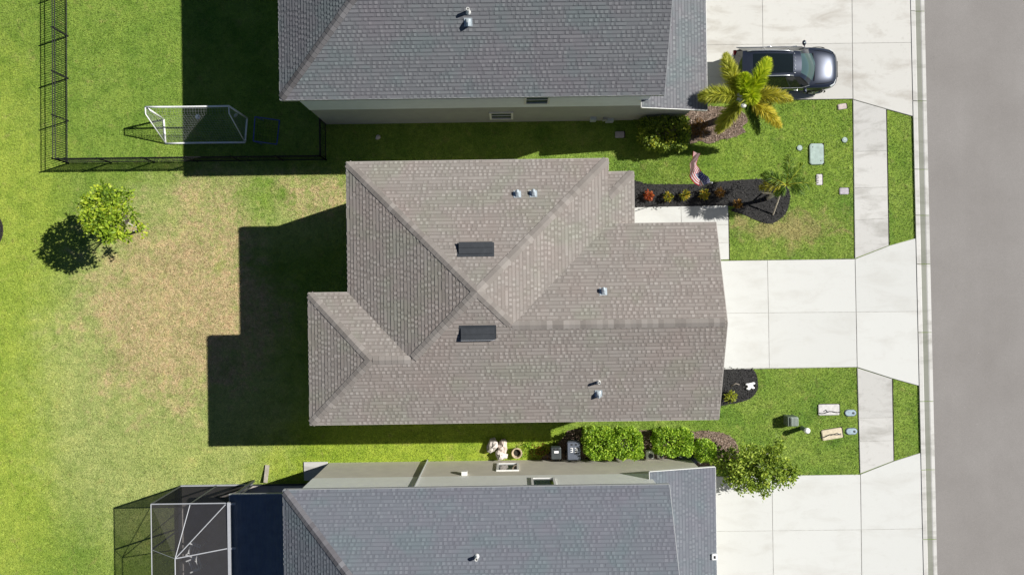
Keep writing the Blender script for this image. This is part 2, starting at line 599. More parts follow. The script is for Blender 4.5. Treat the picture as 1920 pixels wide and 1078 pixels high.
def grid_sheet(name, x0, x1, y0, y1, z, n, mat):
    xs = np.linspace(x0, x1, n + 1); ys = np.linspace(y0, y1, n + 1)
    v = [(x, y, z) for y in ys for x in xs]
    f = [(j * (n + 1) + i, j * (n + 1) + i + 1, (j + 1) * (n + 1) + i + 1, (j + 1) * (n + 1) + i) for j in range(n) for i in range(n)]
    return mesh_obj(name, v, f, mat)


tag(grid_sheet('ground', -700, 700, -700, 700, 0.0, 20, M['ground']), kind='structure')


def edge_x(py, top, bot):
    """x px of a near-vertical line that passes (top,0) and (bot,1078)"""
    return top + (bot - top) * py / 1078.0


Y_T, Y_B = -1000, 2100
road = MB().add([(*W(edge_x(Y_T, 1732.5, 1757), Y_T), 0.008), (*W(edge_x(Y_T, 1732.5, 1757) + 560, Y_T), 0.008),
                 (*W(edge_x(Y_B, 1732.5, 1757) + 560, Y_B), 0.008), (*W(edge_x(Y_B, 1732.5, 1757), Y_B), 0.008)], [(0, 3, 2, 1)])
tag(road.obj('road', M['asphalt']), kind='structure')

# rolled kerb: a back strip, a stained gutter and a front lip, cast in lengths
KT = [(1706.2, 0.075), (1714.0, 0.055), (1715.6, 0.022), (1724.8, 0.018), (1726.4, 0.030), (1732.8, 0.016)]
KB = [(1730.7, 0.075), (1738.2, 0.055), (1739.8, 0.022), (1749.3, 0.018), (1751.0, 0.030), (1757.3, 0.016)]
kerb = bpy.data.objects.new('kerb', None)
COL.objects.link(kerb)
tag(kerb, kind='structure')
kjoints = [-1000, -700, -420, -160, 22, 190, 318, 404, 495, 623, 752, 880, 1010, 1140, 1400, 1700, 2100]
for a, b in zip(kjoints[:-1], kjoints[1:]):
    rows = []
    for (xt, z), (xb, _) in zip(KT, KB):
        rows.append([(*W(edge_x(a + 0.5, xt, xb), a + 0.5), z), (*W(edge_x(b - 0.5, xt, xb), b - 0.5), z)])
    for nm, i0, i1, mt in (('kerb_back', 0, 2, M['conc_walk']), ('gutter', 2, 3, M['gutter']), ('kerb_lip', 3, 5, M['conc_walk'])):
        mb = MB()
        for i in range(i0, i1):
            mb.add([rows[i][0], rows[i + 1][0], rows[i + 1][1], rows[i][1]], [(0, 3, 2, 1)])
        if i0 == 0:
            mb.add([rows[0][0], rows[0][1], (*rows[0][1][:2], 0), (*rows[0][0][:2], 0)], [(0, 1, 2, 3)])
        mb.obj(nm, mt, kerb)

EXCL = []          # plan polygons without grass


def paving(name, base_poly, slabs, mat, z=0.05, gap=0.009, joint='joint'):
    """a paved area: a filler bed with cast slabs on it"""
    b = MB().prism(PP(base_poly), -0.05, z - 0.012)
    o = b.obj(name, M[joint])
    tag(o, kind='structure')
    for s in slabs:
        poly = PP(s)
        a = sum(poly[i][0] * poly[(i + 1) % len(poly)][1] - poly[(i + 1) % len(poly)][0] * poly[i][1] for i in range(len(poly)))
        if a < 0:
            poly = poly[::-1]
        MB().prism(inset(poly, gap), -0.04, z + random.uniform(-0.002, 0.002), 0.006).obj('concrete_slab', mat, o)
    EXCL.append(PP(base_poly))
    return o


# driveway of the middle house
paving('driveway', [(1300, 490), (1602, 486), (1606, 688), (1300, 693)],
       [[(1300, 489.8), (1438, 488.2), (1440, 586.6), (1300, 588)], [(1438, 488.2), (1602, 486), (1604, 585), (1440, 586.6)],
        [(1300, 588), (1440, 586.6), (1441.5, 689.6), (1300, 692)], [(1440, 586.6), (1604, 585), (1606, 688), (1441.5, 689.6)]], M['conc'])
paving('driveway', [(1602.4, 486), (1666, 461), (1716, 447), (1722.5, 723), (1672, 709), (1606.4, 688)],
       [[(1602.4, 486), (1666, 461), (1716, 447), (1719.3, 584), (1604.4, 585)], [(1604.4, 585), (1719.3, 584), (1722.5, 723), (1672, 709), (1606.4, 688)]], M['conc'])
# driveway of the house above
paving('driveway', [(1296, -200), (1595, -200), (1598, 186), (1296, 190)],
       [[(1296, -200), (1427, -200), (1428, -85), (1296, -84)], [(1427, -200), (1594, -200), (1595.2, -86), (1428, -85)],
        [(1296, -84), (1428, -85), (1429.5, 84.5), (1296, 86)], [(1428, -85), (1595.2, -86), (1596.8, 82.5), (1429.5, 84.5)],
        [(1296, 86), (1429.5, 84.5), (1431, 188.4), (1296, 190)], [(1429.5, 84.5), (1596.8, 82.5), (1598, 186.4), (1431, 188.4)]], M['conc_dirty'])
paving('driveway', [(1595.5, -200), (1700, -230), (1711.5, 219), (1661, 205), (1598.4, 187)],
       [[(1595.5, -200), (1700, -230), (1704, -87), (1595.7, -86)], [(1595.7, -86), (1704, -87), (1707.8, 81), (1597.2, 82.5)],
        [(1597.2, 82.5), (1707.8, 81), (1711.5, 219), (1661, 205), (1598.4, 187)]], M['conc_dirty'])
# driveway of the house below
paving('driveway', [(1310, 893), (1612, 889), (1616, 1280), (1310, 1280)],
       [[(1310, 893), (1446.5, 891.2), (1448, 994), (1310, 995.5)], [(1446.5, 891.2), (1612, 889), (1613.5, 992), (1448, 994)],
        [(1310, 995.5), (1448, 994), (1450, 1135), (1310, 1136)], [(1448, 994), (1613.5, 992), (1615, 1133), (1450, 1135)],
        [(1310, 1136), (1450, 1135), (1452, 1280), (1310, 1280)], [(1450, 1135), (1615, 1133), (1616, 1280), (1452, 1280)]], M['conc'])
paving('driveway', [(1612.5, 888.5), (1675, 864), (1726, 848), (1736, 1310), (1616.5, 1280)],
       [[(1612.5, 888.5), (1675, 864), (1726, 848), (1729, 990), (1614, 992)], [(1614, 992), (1729, 990), (1733, 1150), (1615.5, 1150)],
        [(1615.5, 1150), (1733, 1150), (1736, 1310), (1616.5, 1280)]], M['conc'])


# sidewalks between the driveways
def walk(l0, l1, r0, r1, joints, mat):
    """l0->l1 left edge, r0->r1 right edge, joints as fractions on each side"""
    L = lambda f: (l0[0] + (l1[0] - l0[0]) * f, l0[1] + (l1[1] - l0[1]) * f)
    Rr = lambda f: (r0[0] + (r1[0] - r0[0]) * f, r0[1] + (r1[1] - r0[1]) * f)
    sl = []
    for (fa, ga), (fb, gb) in zip(joints[:-1], joints[1:]):
        sl.append([L(fa), Rr(ga), Rr(gb), L(fb)])
    paving('sidewalk', [l0, r0, r1, l1], sl, mat, 0.046)


walk((1598.6, 188), (1602.3, 484.5), (1660.5, 205.6), (1665.3, 460.5), [(0, 0), (0.327, 0.307), (0.557, 0.573), (0.76, 0.80), (1, 1)], M['conc_walk'])
walk((1606.5, 689.5), (1612, 887), (1671.5, 710), (1674.5, 863), [(0, 0), (0.476, 0.473), (0.695, 0.755), (1, 1)], M['conc_walk'])
# entry walk beside the porch
paving('entry_walk', [(1150, 390), (1364.6, 385.5), (1366.4, 486.6), (1325, 488), (1325, 424), (1150, 424)],
       [[(1150, 390), (1276, 387.4), (1277, 424), (1150, 424)], [(1276, 387.4), (1364.6, 385.5), (1365.2, 421.5), (1277, 424)],
        [(1325, 422.6), (1365.2, 421.5), (1365.8, 455), (1325, 456)], [(1325, 456), (1365.8, 455), (1366.4, 486.6), (1325, 488)]], M['conc'], 0.05)

# dark strips: the turf's shadow in the edge gap, put into the soil colour
slots = [[(1661.2, 206), (1663.3, 207), (1668, 459.5), (1666, 460.5)], [(1672.3, 710.5), (1674.6, 711.5), (1677, 862.8), (1675, 864)],
         [(1364.8, 400), (1367.0, 400), (1368.6, 487), (1366.6, 487)], [(1431, 187.6), (1598, 185.6), (1598, 186.9), (1431, 189.1)],
         [(1366, 488.3), (1602, 485.3), (1602, 486.4), (1366, 489.2)]]
for s in slots:
    mb = MB().add([(*p, 0.006) for p in PP(s)], [(3, 2, 1, 0)])
    tag(mb.obj('soil_shadow_edge', M['soil']), kind='structure')
    EXCL.append(PP(s))
EXCL.append(PP([(1700, -1000), (2600, -1000), (2600, 2100), (1752, 2100), (1723, 560), (1712, 220)]))
for xs in ((1706, 1731),):
    EXCL.append([W(edge_x(-200, 1706, 1731), -200), W(2500, -200), W(2500, 1300), W(edge_x(1300, 1706, 1731), 1300)])


# ================================================================== HOUSES
def clip_rect(poly, u0, u1, v0, v1):
    def clip(ps, ax, lim, keep_less):
        out = []
        n = len(ps)
        for i in range(n):
            a = ps[i]; b = ps[(i + 1) % n]
            ia = (a[ax] <= lim) if keep_less else (a[ax] >= lim)
            ib = (b[ax] <= lim) if keep_less else (b[ax] >= lim)
            if ia:
                out.append(a)
            if ia != ib:
                t = (lim - a[ax]) / (b[ax] - a[ax])
                out.append((a[0] + (b[0] - a[0]) * t, a[1] + (b[1] - a[1]) * t))
        return out
    for ax, lim, kl in ((0, u0, False), (0, u1, True), (1, v0, False), (1, v1, True)):
        poly = clip(poly, ax, lim, kl)
        if len(poly) < 3:
            return []
    out = []
    for p in poly:
        if not out or abs(p[0] - out[-1][0]) + abs(p[1] - out[-1][1]) > 1e-4:
            out.append(p)
    if len(out) > 2 and abs(out[0][0] - out[-1][0]) + abs(out[0][1] - out[-1][1]) < 1e-4:
        out.pop()
    a = sum(out[i][0] * out[(i + 1) % len(out)][1] - out[(i + 1) % len(out)][0] * out[i][1] for i in range(len(out)))
    return out if len(out) > 2 and abs(a) > 2e-4 else []


class Plane:
    """a roof slope: plan polygon, eave point, upslope direction, pitch"""
    def __init__(s, poly, e0, up, z0, p):
        s.poly = poly; s.e0 = e0; s.up = up; s.z0 = z0; s.p = p
        s.side = (up[1], -up[0])
        k = 1 / math.sqrt(1 + p * p)
        s.n = Vector((-up[0] * p * k, -up[1] * p * k, k))

    def z(s, x, y):
        return s.z0 + s.p * ((x - s.e0[0]) * s.up[0] + (y - s.e0[1]) * s.up[1])

    def uv(s, x, y):
        dx, dy = x - s.e0[0], y - s.e0[1]
        return (dx * s.side[0] + dy * s.side[1], dx * s.up[0] + dy * s.up[1])

    def xy(s, u, v):
        return (s.e0[0] + u * s.side[0] + v * s.up[0], s.e0[1] + u * s.side[1] + v * s.up[1])

    def hit(s, px, py):
        h = s.z0
        for _ in range(12):
            h = s.z(*W(px, py, h))
        return Vector((*W(px, py, h), h))


def shingle_field(pl, mat, parent, vmax=None):
    k = math.sqrt(1 + pl.p ** 2)
    exp = 0.140 / k
    poly = [pl.uv(*q) for q in pl.poly]
    us = [q[0] for q in poly]; vs = [q[1] for q in poly]
    u_lo, u_hi, v_lo, v_hi = min(us), max(us), min(vs), max(vs)
    if vmax:
        v_hi = min(v_hi, vmax)
    verts = []; faces = []; tone = []
    n = pl.n
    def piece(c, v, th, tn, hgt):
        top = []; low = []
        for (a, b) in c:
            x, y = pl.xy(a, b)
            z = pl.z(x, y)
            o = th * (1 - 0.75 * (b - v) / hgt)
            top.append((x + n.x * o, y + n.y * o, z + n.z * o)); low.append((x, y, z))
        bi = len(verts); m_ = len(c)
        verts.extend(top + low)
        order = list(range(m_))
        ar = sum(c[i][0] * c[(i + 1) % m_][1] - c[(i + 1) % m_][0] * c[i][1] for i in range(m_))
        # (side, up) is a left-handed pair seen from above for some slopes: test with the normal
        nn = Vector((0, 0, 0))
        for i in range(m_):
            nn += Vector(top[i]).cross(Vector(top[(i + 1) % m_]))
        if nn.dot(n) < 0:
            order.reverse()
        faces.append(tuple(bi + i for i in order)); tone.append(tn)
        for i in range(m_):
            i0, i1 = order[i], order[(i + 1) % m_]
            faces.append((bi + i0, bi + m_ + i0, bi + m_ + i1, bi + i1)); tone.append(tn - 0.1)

    v = v_lo
    while v < v_hi - 1e-3:
        v1 = v + exp
        vm = v + exp * 0.72
        u = u_lo - random.random() * 0.3
        tab = random.random() < 0.5
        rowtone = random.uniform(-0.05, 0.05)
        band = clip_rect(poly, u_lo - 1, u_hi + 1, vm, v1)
        if band:  # shadow line printed into the colour: darker granule band of the under-layer
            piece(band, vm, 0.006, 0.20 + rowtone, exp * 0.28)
        while u < u_hi:
            long = random.random() < 0.13
            w = random.uniform(0.085, 0.13) if tab else random.uniform(0.055, 0.12)
            if long:
                w = random.uniform(0.25, 0.6)
            c = clip_rect(poly, u, u + w, v, vm if tab or not long else vm)
            if c:
                if long:
                    tn = random.uniform(0.50, 0.68)
                elif tab:
                    tn = random.choice((0.92, 0.82, 0.74, 0.66, 0.58))
                else:
                    tn = random.choice((0.26, 0.34, 0.40, 0.46))
                tn += rowtone + random.uniform(-0.05, 0.05)
                piece(c, v, 0.018 if tab else 0.010, tn, exp)
            u += w
            tab = not tab
        v = v1
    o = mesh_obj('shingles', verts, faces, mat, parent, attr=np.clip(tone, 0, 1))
    o['kind'] = 'stuff'
    return o


def cap_line(a, b, n1, n2, mat, parent, width=0.165, step=0.20, vis=None):
    """bent cap shingles from a (low) to b (high), one object per cap"""
    a = Vector(a); b = Vector(b)
    d = (b - a).normalized(); L = (b - a).length
    w1 = n1.cross(d).normalized(); w2 = n2.cross(d).normalized()
    up = (n1 + n2).normalized()
    # both wings must run downhill away from the line
    if w1.dot(n2) > 0:
        w1 = -w1
    if w2.dot(n1) > 0:
        w2 = -w2
    ln = step + 0.05
    v = []
    for t, lift in ((-0.05, 0.030), (ln - 0.05, 0.022)):
        c = d * t + up * lift
        v += [c + w1 * width, c, c + w2 * width, c + w1 * width - up * 0.018, c + w2 * width - up * 0.018]
    v = [tuple(q) for q in v]
    f = [(0, 1, 6, 5), (1, 2, 7, 6), (0, 3, 4, 2, 1), (3, 0, 5, 8), (2, 4, 9, 7)]
    me = bpy.data.meshes.new('ridge_cap')
    me.from_pydata(v, [], f)
    me.materials.append(mat)
    me.update()
    k = int((L - 0.16) / step)
    for i in range(k):
        p = a + d * (0.13 + i * (L - 0.13) / k)
        link('ridge_cap', me, parent, loc=tuple(p))


def roof_deck(planes, parent, mat, soffit_z, extra=None):
    """the solid below the shingles: slopes 5 mm under them and a closed soffit"""
    mb = MB()
    for pl in planes:
        vs = [(x, y, pl.z(x, y) - 0.006) for x, y in pl.poly]
        a = sum(pl.poly[i][0] * pl.poly[(i + 1) % len(pl.poly)][1] - pl.poly[(i + 1) % len(pl.poly)][0] * pl.poly[i][1] for i in range(len(pl.poly)))
        idx = list(range(len(vs)))
        if a < 0:
            idx.reverse()
        mb.add(vs, [tuple(idx)])
    return mb.obj('roof', mat, parent)


def fascia(pts, z_top, depth, mat, parent, th=0.022):
    """board hung under an eave along plan points (the outside is on the right of travel)"""
    for (x0, y0, za), (x1, y1, zb) in zip(pts[:-1], pts[1:]):
        d = Vector((x1 - x0, y1 - y0)).normalized(); nx, ny = d.y * th, -d.x * th
        mb = MB().add([(x0, y0, za - depth), (x1, y1, zb - depth), (x1 + nx, y1 + ny, zb - depth), (x0 + nx, y0 + ny, za - depth),
                       (x0, y0, za + 0.002), (x1, y1, zb + 0.002), (x1 + nx, y1 + ny, zb + 0.002), (x0 + nx, y0 + ny, za + 0.002)],
                      [(0, 1, 2, 3), (7, 6, 5, 4), (0, 4, 5, 1), (1, 5, 6, 2), (2, 6, 7, 3), (3, 7, 4, 0)])
        mb.obj('fascia', mat, parent)


def window_on_y(parent, xw, zc, w, h, ywall, face, frame_mat, mullion=True):
    """window in a wall that faces +y (face=1) or -y (face=-1)"""
    f = face
    y0, y1 = sorted((ywall - f * 0.05, ywall + f * 0.02))
    root = MB()
    t = 0.09
    ya, yb = sorted((ywall - f * 0.02, ywall + f * 0.055))
    root.box(xw - w / 2 - t, xw + w / 2 + t, ya, yb, zc + h / 2, zc + h / 2 + t).box(xw - w / 2 - t, xw + w / 2 + t, ya, yb, zc - h / 2 - t, zc - h / 2)
    root.box(xw - w / 2 - t, xw - w / 2, ya, yb, zc - h / 2, zc + h / 2).box(xw + w / 2, xw + w / 2 + t, ya, yb, zc - h / 2, zc + h / 2)
    if mullion:
        yc, yd = sorted((ywall - f * 0.02, ywall + f * 0.035))
        root.box(xw - w / 2, xw + w / 2, yc, yd, zc - 0.025, zc + 0.025)
    wo_ = root.obj('window', frame_mat, parent)
    ye, yf = sorted((ywall - f * 0.02, ywall + f * 0.012))
    MB().box(xw - w / 2, xw + w / 2, ye, yf, zc - h / 2, zc + h / 2).obj('pane', M['glass'], wo_)
    return wo_


def hooded_vent(pl, px, py, parent, size=0.20, turn=0.0):
    """galvanised exhaust hood on a flashing plate, its mouth turned downslope"""
    p = pl.hit(px, py)
    s = size
    up = Vector((pl.up[0], pl.up[1], pl.p)).normalized(); sd = Vector((pl.side[0], pl.side[1], 0)); n = pl.n
    mb = MB()
    q = lambda a, b, c: tuple(p + sd * a + up * b + n * c)
    mb.add([q(-s, -s, .024), q(s, -s, .024), q(s, s, .03), q(-s, s, .03), q(-s, -s, .018), q(s, -s, .018), q(s, s, .018), q(-s, s, .018)],
           [(0, 1, 2, 3), (0, 4, 5, 1), (1, 5, 6, 2), (2, 6, 7, 3), (3, 7, 4, 0)])
    rings = []
    for i in range(7):
        a = math.pi * i / 6
        c, h = math.cos(a) * s * 0.62, math.sin(a)
        rings.append([q(c, -s * 0.75, 0.02 + h * s * 1.35), q(c, s * 0.1, 0.02 + h * s * 1.45), q(c, s * 0.8, 0.02 + h * s * 0.35)])
    mb.loft(rings, False, False, closed=False)
    o = mb.obj('roof_vent', M['metal_galv'], parent, smooth=False)
    return o


def pipe_vent(pl, px, py, parent, r=0.045, h=0.42):
    p = pl.hit(px, py) - Vector((0, 0, 0.03))
    mb = MB().lathe((p.x, p.y), [(r * 1.7, p.z), (r * 1.4, p.z + 0.06), (r, p.z + 0.1), (r, p.z + h), (r * 0.75, p.z + h), (r * 0.7, p.z + h - 0.1)], 14)
    return mb.obj('vent_pipe', M['pvc'], parent, smooth=False)


def box_vent(pl, px, py, parent, w=1.22, d=0.42, lip=False):
    """long low off-ridge vent, open on its downslope side"""
    p = pl.hit(px, py)
    up = Vector((pl.up[0], pl.up[1], pl.p)).normalized(); sd = Vector((pl.side[0], pl.side[1], 0)); n = pl.n
    q = lambda a, b, c: tuple(p + sd * a + up * b + n * c)
    W2, D2 = w / 2, d / 2
    mb = MB().add([q(-W2, -D2, .02), q(W2, -D2, .02), q(W2, D2, .02), q(-W2, D2, .02),
                   q(-W2, -D2, .17), q(W2, -D2, .17), q(W2, D2 - .02, .05), q(-W2, D2 - .02, .05)],
                  [(4, 5, 6, 7), (0, 1, 5, 4), (1, 2, 6, 5), (2, 3, 7, 6), (3, 0, 4, 7)])
    mb.add([q(-W2 - .06, -D2 - .03, .022), q(W2 + .06, -D2 - .03, .022), q(W2 + .06, D2 + .1, .024), q(-W2 - .06, D2 + .1, .024)], [(0, 1, 2, 3)])
    mb.add([q(-W2, -D2 * .1, .115), q(W2, -D2 * .1, .115), q(W2, -D2 * .02, .125), q(-W2, -D2 * .02, .125)], [(0, 1, 2, 3)])
    o = mb.obj('ridge_vent_box', M['metal_dark'], parent)
    if lip:
        MB().add([q(-W2, -D2 - .035, .15), q(W2, -D2 - .035, .15), q(W2, -D2 - .002, .176), q(-W2, -D2 - .002, .176), q(-W2, -D2 - .035, .05), q(W2, -D2 - .035, .05)],
                 [(0, 1, 2, 3), (4, 5, 1, 0)]).obj('vent_lip', M['white_paint'], parent)
    return o


# ------------------------------------------------------------------ middle house
EH = 5.8
PM = 0.355
avg = lambda *a: sum(a) / len(a)
xWm = avg(W(652, 304, EH)[0], W(652, 540, EH)[0]); xEm = W(1139, 298, EH)[0]
yNm = avg(W(652, 304, EH)[1], W(1139, 298, EH)[1])
ySm = avg(W(581, 795, EH)[1], W(1349, 787, EH)[1])
half = (yNm - ySm) / 2
xA = (xWm + xEm) / 2; yA = (yNm + ySm) / 2
xWm, xEm = xA - half, xA + half
xWw = avg(W(578, 550, EH)[0], W(581, 795, EH)[0]); yNw = avg(W(578, 550, EH)[1], W(640, 548, EH)[1])
xEg = avg(W(1341, 418, EH)[0], W(1349, 787, EH)[0]); yNg = avg(W(1195, 419, EH)[1], W(1341, 417, EH)[1])
yRg = (ySm + yNg) / 2; yRw = (ySm + yNw) / 2
dE = 1.02
xEp = xEm + dE; yNp = W(1190, 322, EH - 0.36)[1]
xJ = xEm - (yRg - ySm); xK = xWm + (yRw - ySm); xH = xWw + (yRw - ySm)
zz = lambda d: EH + PM * d
mh = thing('house', 'two storey house with taupe brown shingle roof, in the middle of the picture', 'house', (xA, yA, 0))
plS = Plane([(xWw, ySm), (xEg, ySm), (xEg, yRg), (xJ, yRg), (xA, yA), (xK, yRw), (xH, yRw)], (xA, ySm), (0, 1), EH, PM)
plN = Plane([(xEm, yNm), (xWm, yNm), (xA, yA)], (xA, yNm), (0, -1), EH, PM)
plW = Plane([(xWm, yNm), (xWm, yNw), (xK, yRw), (xA, yA)], (xWm, yA), (1, 0), EH, PM)
plE = Plane([(xEm, yNp - dE), (xEm, yNm), (xA, yA), (xJ, yRg), (xEm, yNg), (xEp, yNg), (xEp, yNp)], (xEm, yA), (-1, 0), EH, PM)
plWN = Plane([(xWm, yNw), (xWw, yNw), (xH, yRw), (xK, yRw)], (xWw, yNw), (0, -1), EH, PM)
plWW = Plane([(xWw, yNw), (xWw, ySm), (xH, yRw)], (xWw, yNw), (1, 0), EH, PM)
plGN = Plane([(xEg, yNg), (xEm, yNg), (xJ, yRg), (xEg, yRg)], (xEg, yNg), (0, -1), EH, PM)
plPN = Plane([(xEp, yNp), (xEm, yNp), (xEm, yNp - dE)], (xEp, yNp), (0, -1), EH - PM * dE, PM)
planes = [plS, plN, plW, plE, plWN, plWW, plGN, plPN]
roof = roof_deck(planes, mh, M['deck_brown'], EH)
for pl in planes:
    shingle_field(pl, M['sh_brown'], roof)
cb = M['cap_brown']
zA = zz(half); zRg = zz(yRg - ySm); zRw = zz(yRw - ySm)
cap_line((xWm, yNm, EH), (xA, yA, zA), plW.n, plN.n, cb, roof)
cap_line((xEm, yNm, EH), (xA, yA, zA), plE.n, plN.n, cb, roof)
cap_line((xK, yRw, zRw), (xA, yA, zA), plW.n, plS.n, cb, roof)
cap_line((xJ, yRg, zRg), (xA, yA, zA), plE.n, plS.n, cb, roof)
cap_line((xEg, yRg, zRg), (xJ, yRg, zRg), plS.n, plGN.n, cb, roof)
cap_line((xH, yRw, zRw), (xK, yRw, zRw), plS.n, plWN.n, cb, roof)
cap_line((xWw, ySm, EH), (xH, yRw, zRw), plS.n, plWW.n, cb, roof)
cap_line((xWw, yNw, EH), (xH, yRw, zRw), plWN.n, plWW.n, cb, roof)
cap_line((xEp, yNp, EH - PM * dE), (xEm, yNp - dE, EH), plE.n, plPN.n, cb, roof)
zp = EH - PM * dE
fascia([(xWm, yNm, EH), (xWm, yNw, EH), (xWw, yNw, EH), (xWw, ySm, EH), (xEg, ySm, EH), (xEg, yRg, zRg), (xEg, yNg, EH), (xEp, yNg, EH)], EH, 0.17, M['trim_tan'], mh)
fascia([(xEp, yNg, zp), (xEp, yNp, zp), (xEm, yNp, zp)], zp, 0.17, M['trim_tan'], mh)
fascia([(xEm, yNp, EH), (xEm, yNm, EH), (xWm, yNm, EH)], EH, 0.17, M['trim_tan'], mh)
ov = 0.36
foot = [(xWw + ov, ySm + ov), (xEg - ov, ySm + ov), (xEg - ov, yNg - ov), (xEm - ov, yNg - ov), (xEm - ov, yNm - ov), (xWm + ov, yNm - ov), (xWm + ov, yNw - ov), (xWw + ov, yNw - ov)]
MB().prism(foot, -0.05, 2.8).obj('lower_wall', M['stucco_cream'], mh)
MB().prism(foot, 2.803, EH - 0.18).obj('upper_wall', M['stucco_cream'], mh)
sof = [(xWw + .03, ySm + .03), (xEg - .03, ySm + .03), (xEg - .03, yNg - .03), (xEm - .03, yNg - .03), (xEm - .03, yNm - .03), (xWm + .03, yNm - .03), (xWm + .03, yNw - .03), (xWw + .03, yNw - .03)]
MB().prism(sof, EH - 0.176, EH - 0.15).obj('soffit', M['trim_white'], mh)
# gable wall above the garage and the porch under the lowered eave
MB().add([(xEg - ov, ySm + ov, EH - .15), (xEg - ov, yNg - ov, EH - .15), (xEg - ov, yRg, zRg - .25), (xEg - ov - .15, ySm + ov, EH - .15), (xEg - ov - .15, yNg - ov, EH - .15), (xEg - ov - .15, yRg, zRg - .25)],
         [(0, 1, 2), (5, 4, 3)]).obj('gable_wall', M['stucco_cream'], mh)
MB().box(xEm - .35, xEp - .3, yNg + .02, yNp - .3, zp - .2, zp - .12).obj('porch_ceiling', M['trim_white'], mh)
for yy in (yNp - .45,):
    MB().box(xEp - .62, xEp - .34, yy - .14, yy + .14, 0, zp - .2).obj('porch_column', M['stucco_cream'], mh)
gd = MB().box(xEg - ov - .03, xEg - ov + .03, yRg - 2.4, yRg + 2.4, 0.0, 2.2).obj('garage_door', M['trim_white'], mh)
for i in range(4):
    for j in range(6):
        y0 = yRg - 2.4 + j * 0.8
        MB().box(xEg - ov + .03, xEg - ov + .045, y0 + .06, y0 + .74, i * .55 + .06, i * .55 + .49).obj('door_panel', M['trim_white'], gd)
MB().box(xEm - ov - .02, xEm - ov + .05, yNp - 1.9, yNp - 0.95, 0.02, 2.1).obj('front_door', M['metal_dark'], mh)
EXCL.append(foot)
box_vent(plN, 892, 467, roof)
box_vent(plS, 896, 624, roof, lip=True)
hooded_vent(plN, 970, 365, roof, 0.14)
hooded_vent(plN, 1000, 364, roof, 0.14)
hooded_vent(plGN, 1131, 547, roof, 0.14)
hooded_vent(plS, 1122, 737, roof, 0.14)
pipe_vent(plS, 1122, 716, roof, 0.055, 0.32)

# ------------------------------------------------------------------ neighbours
PN = 0.52


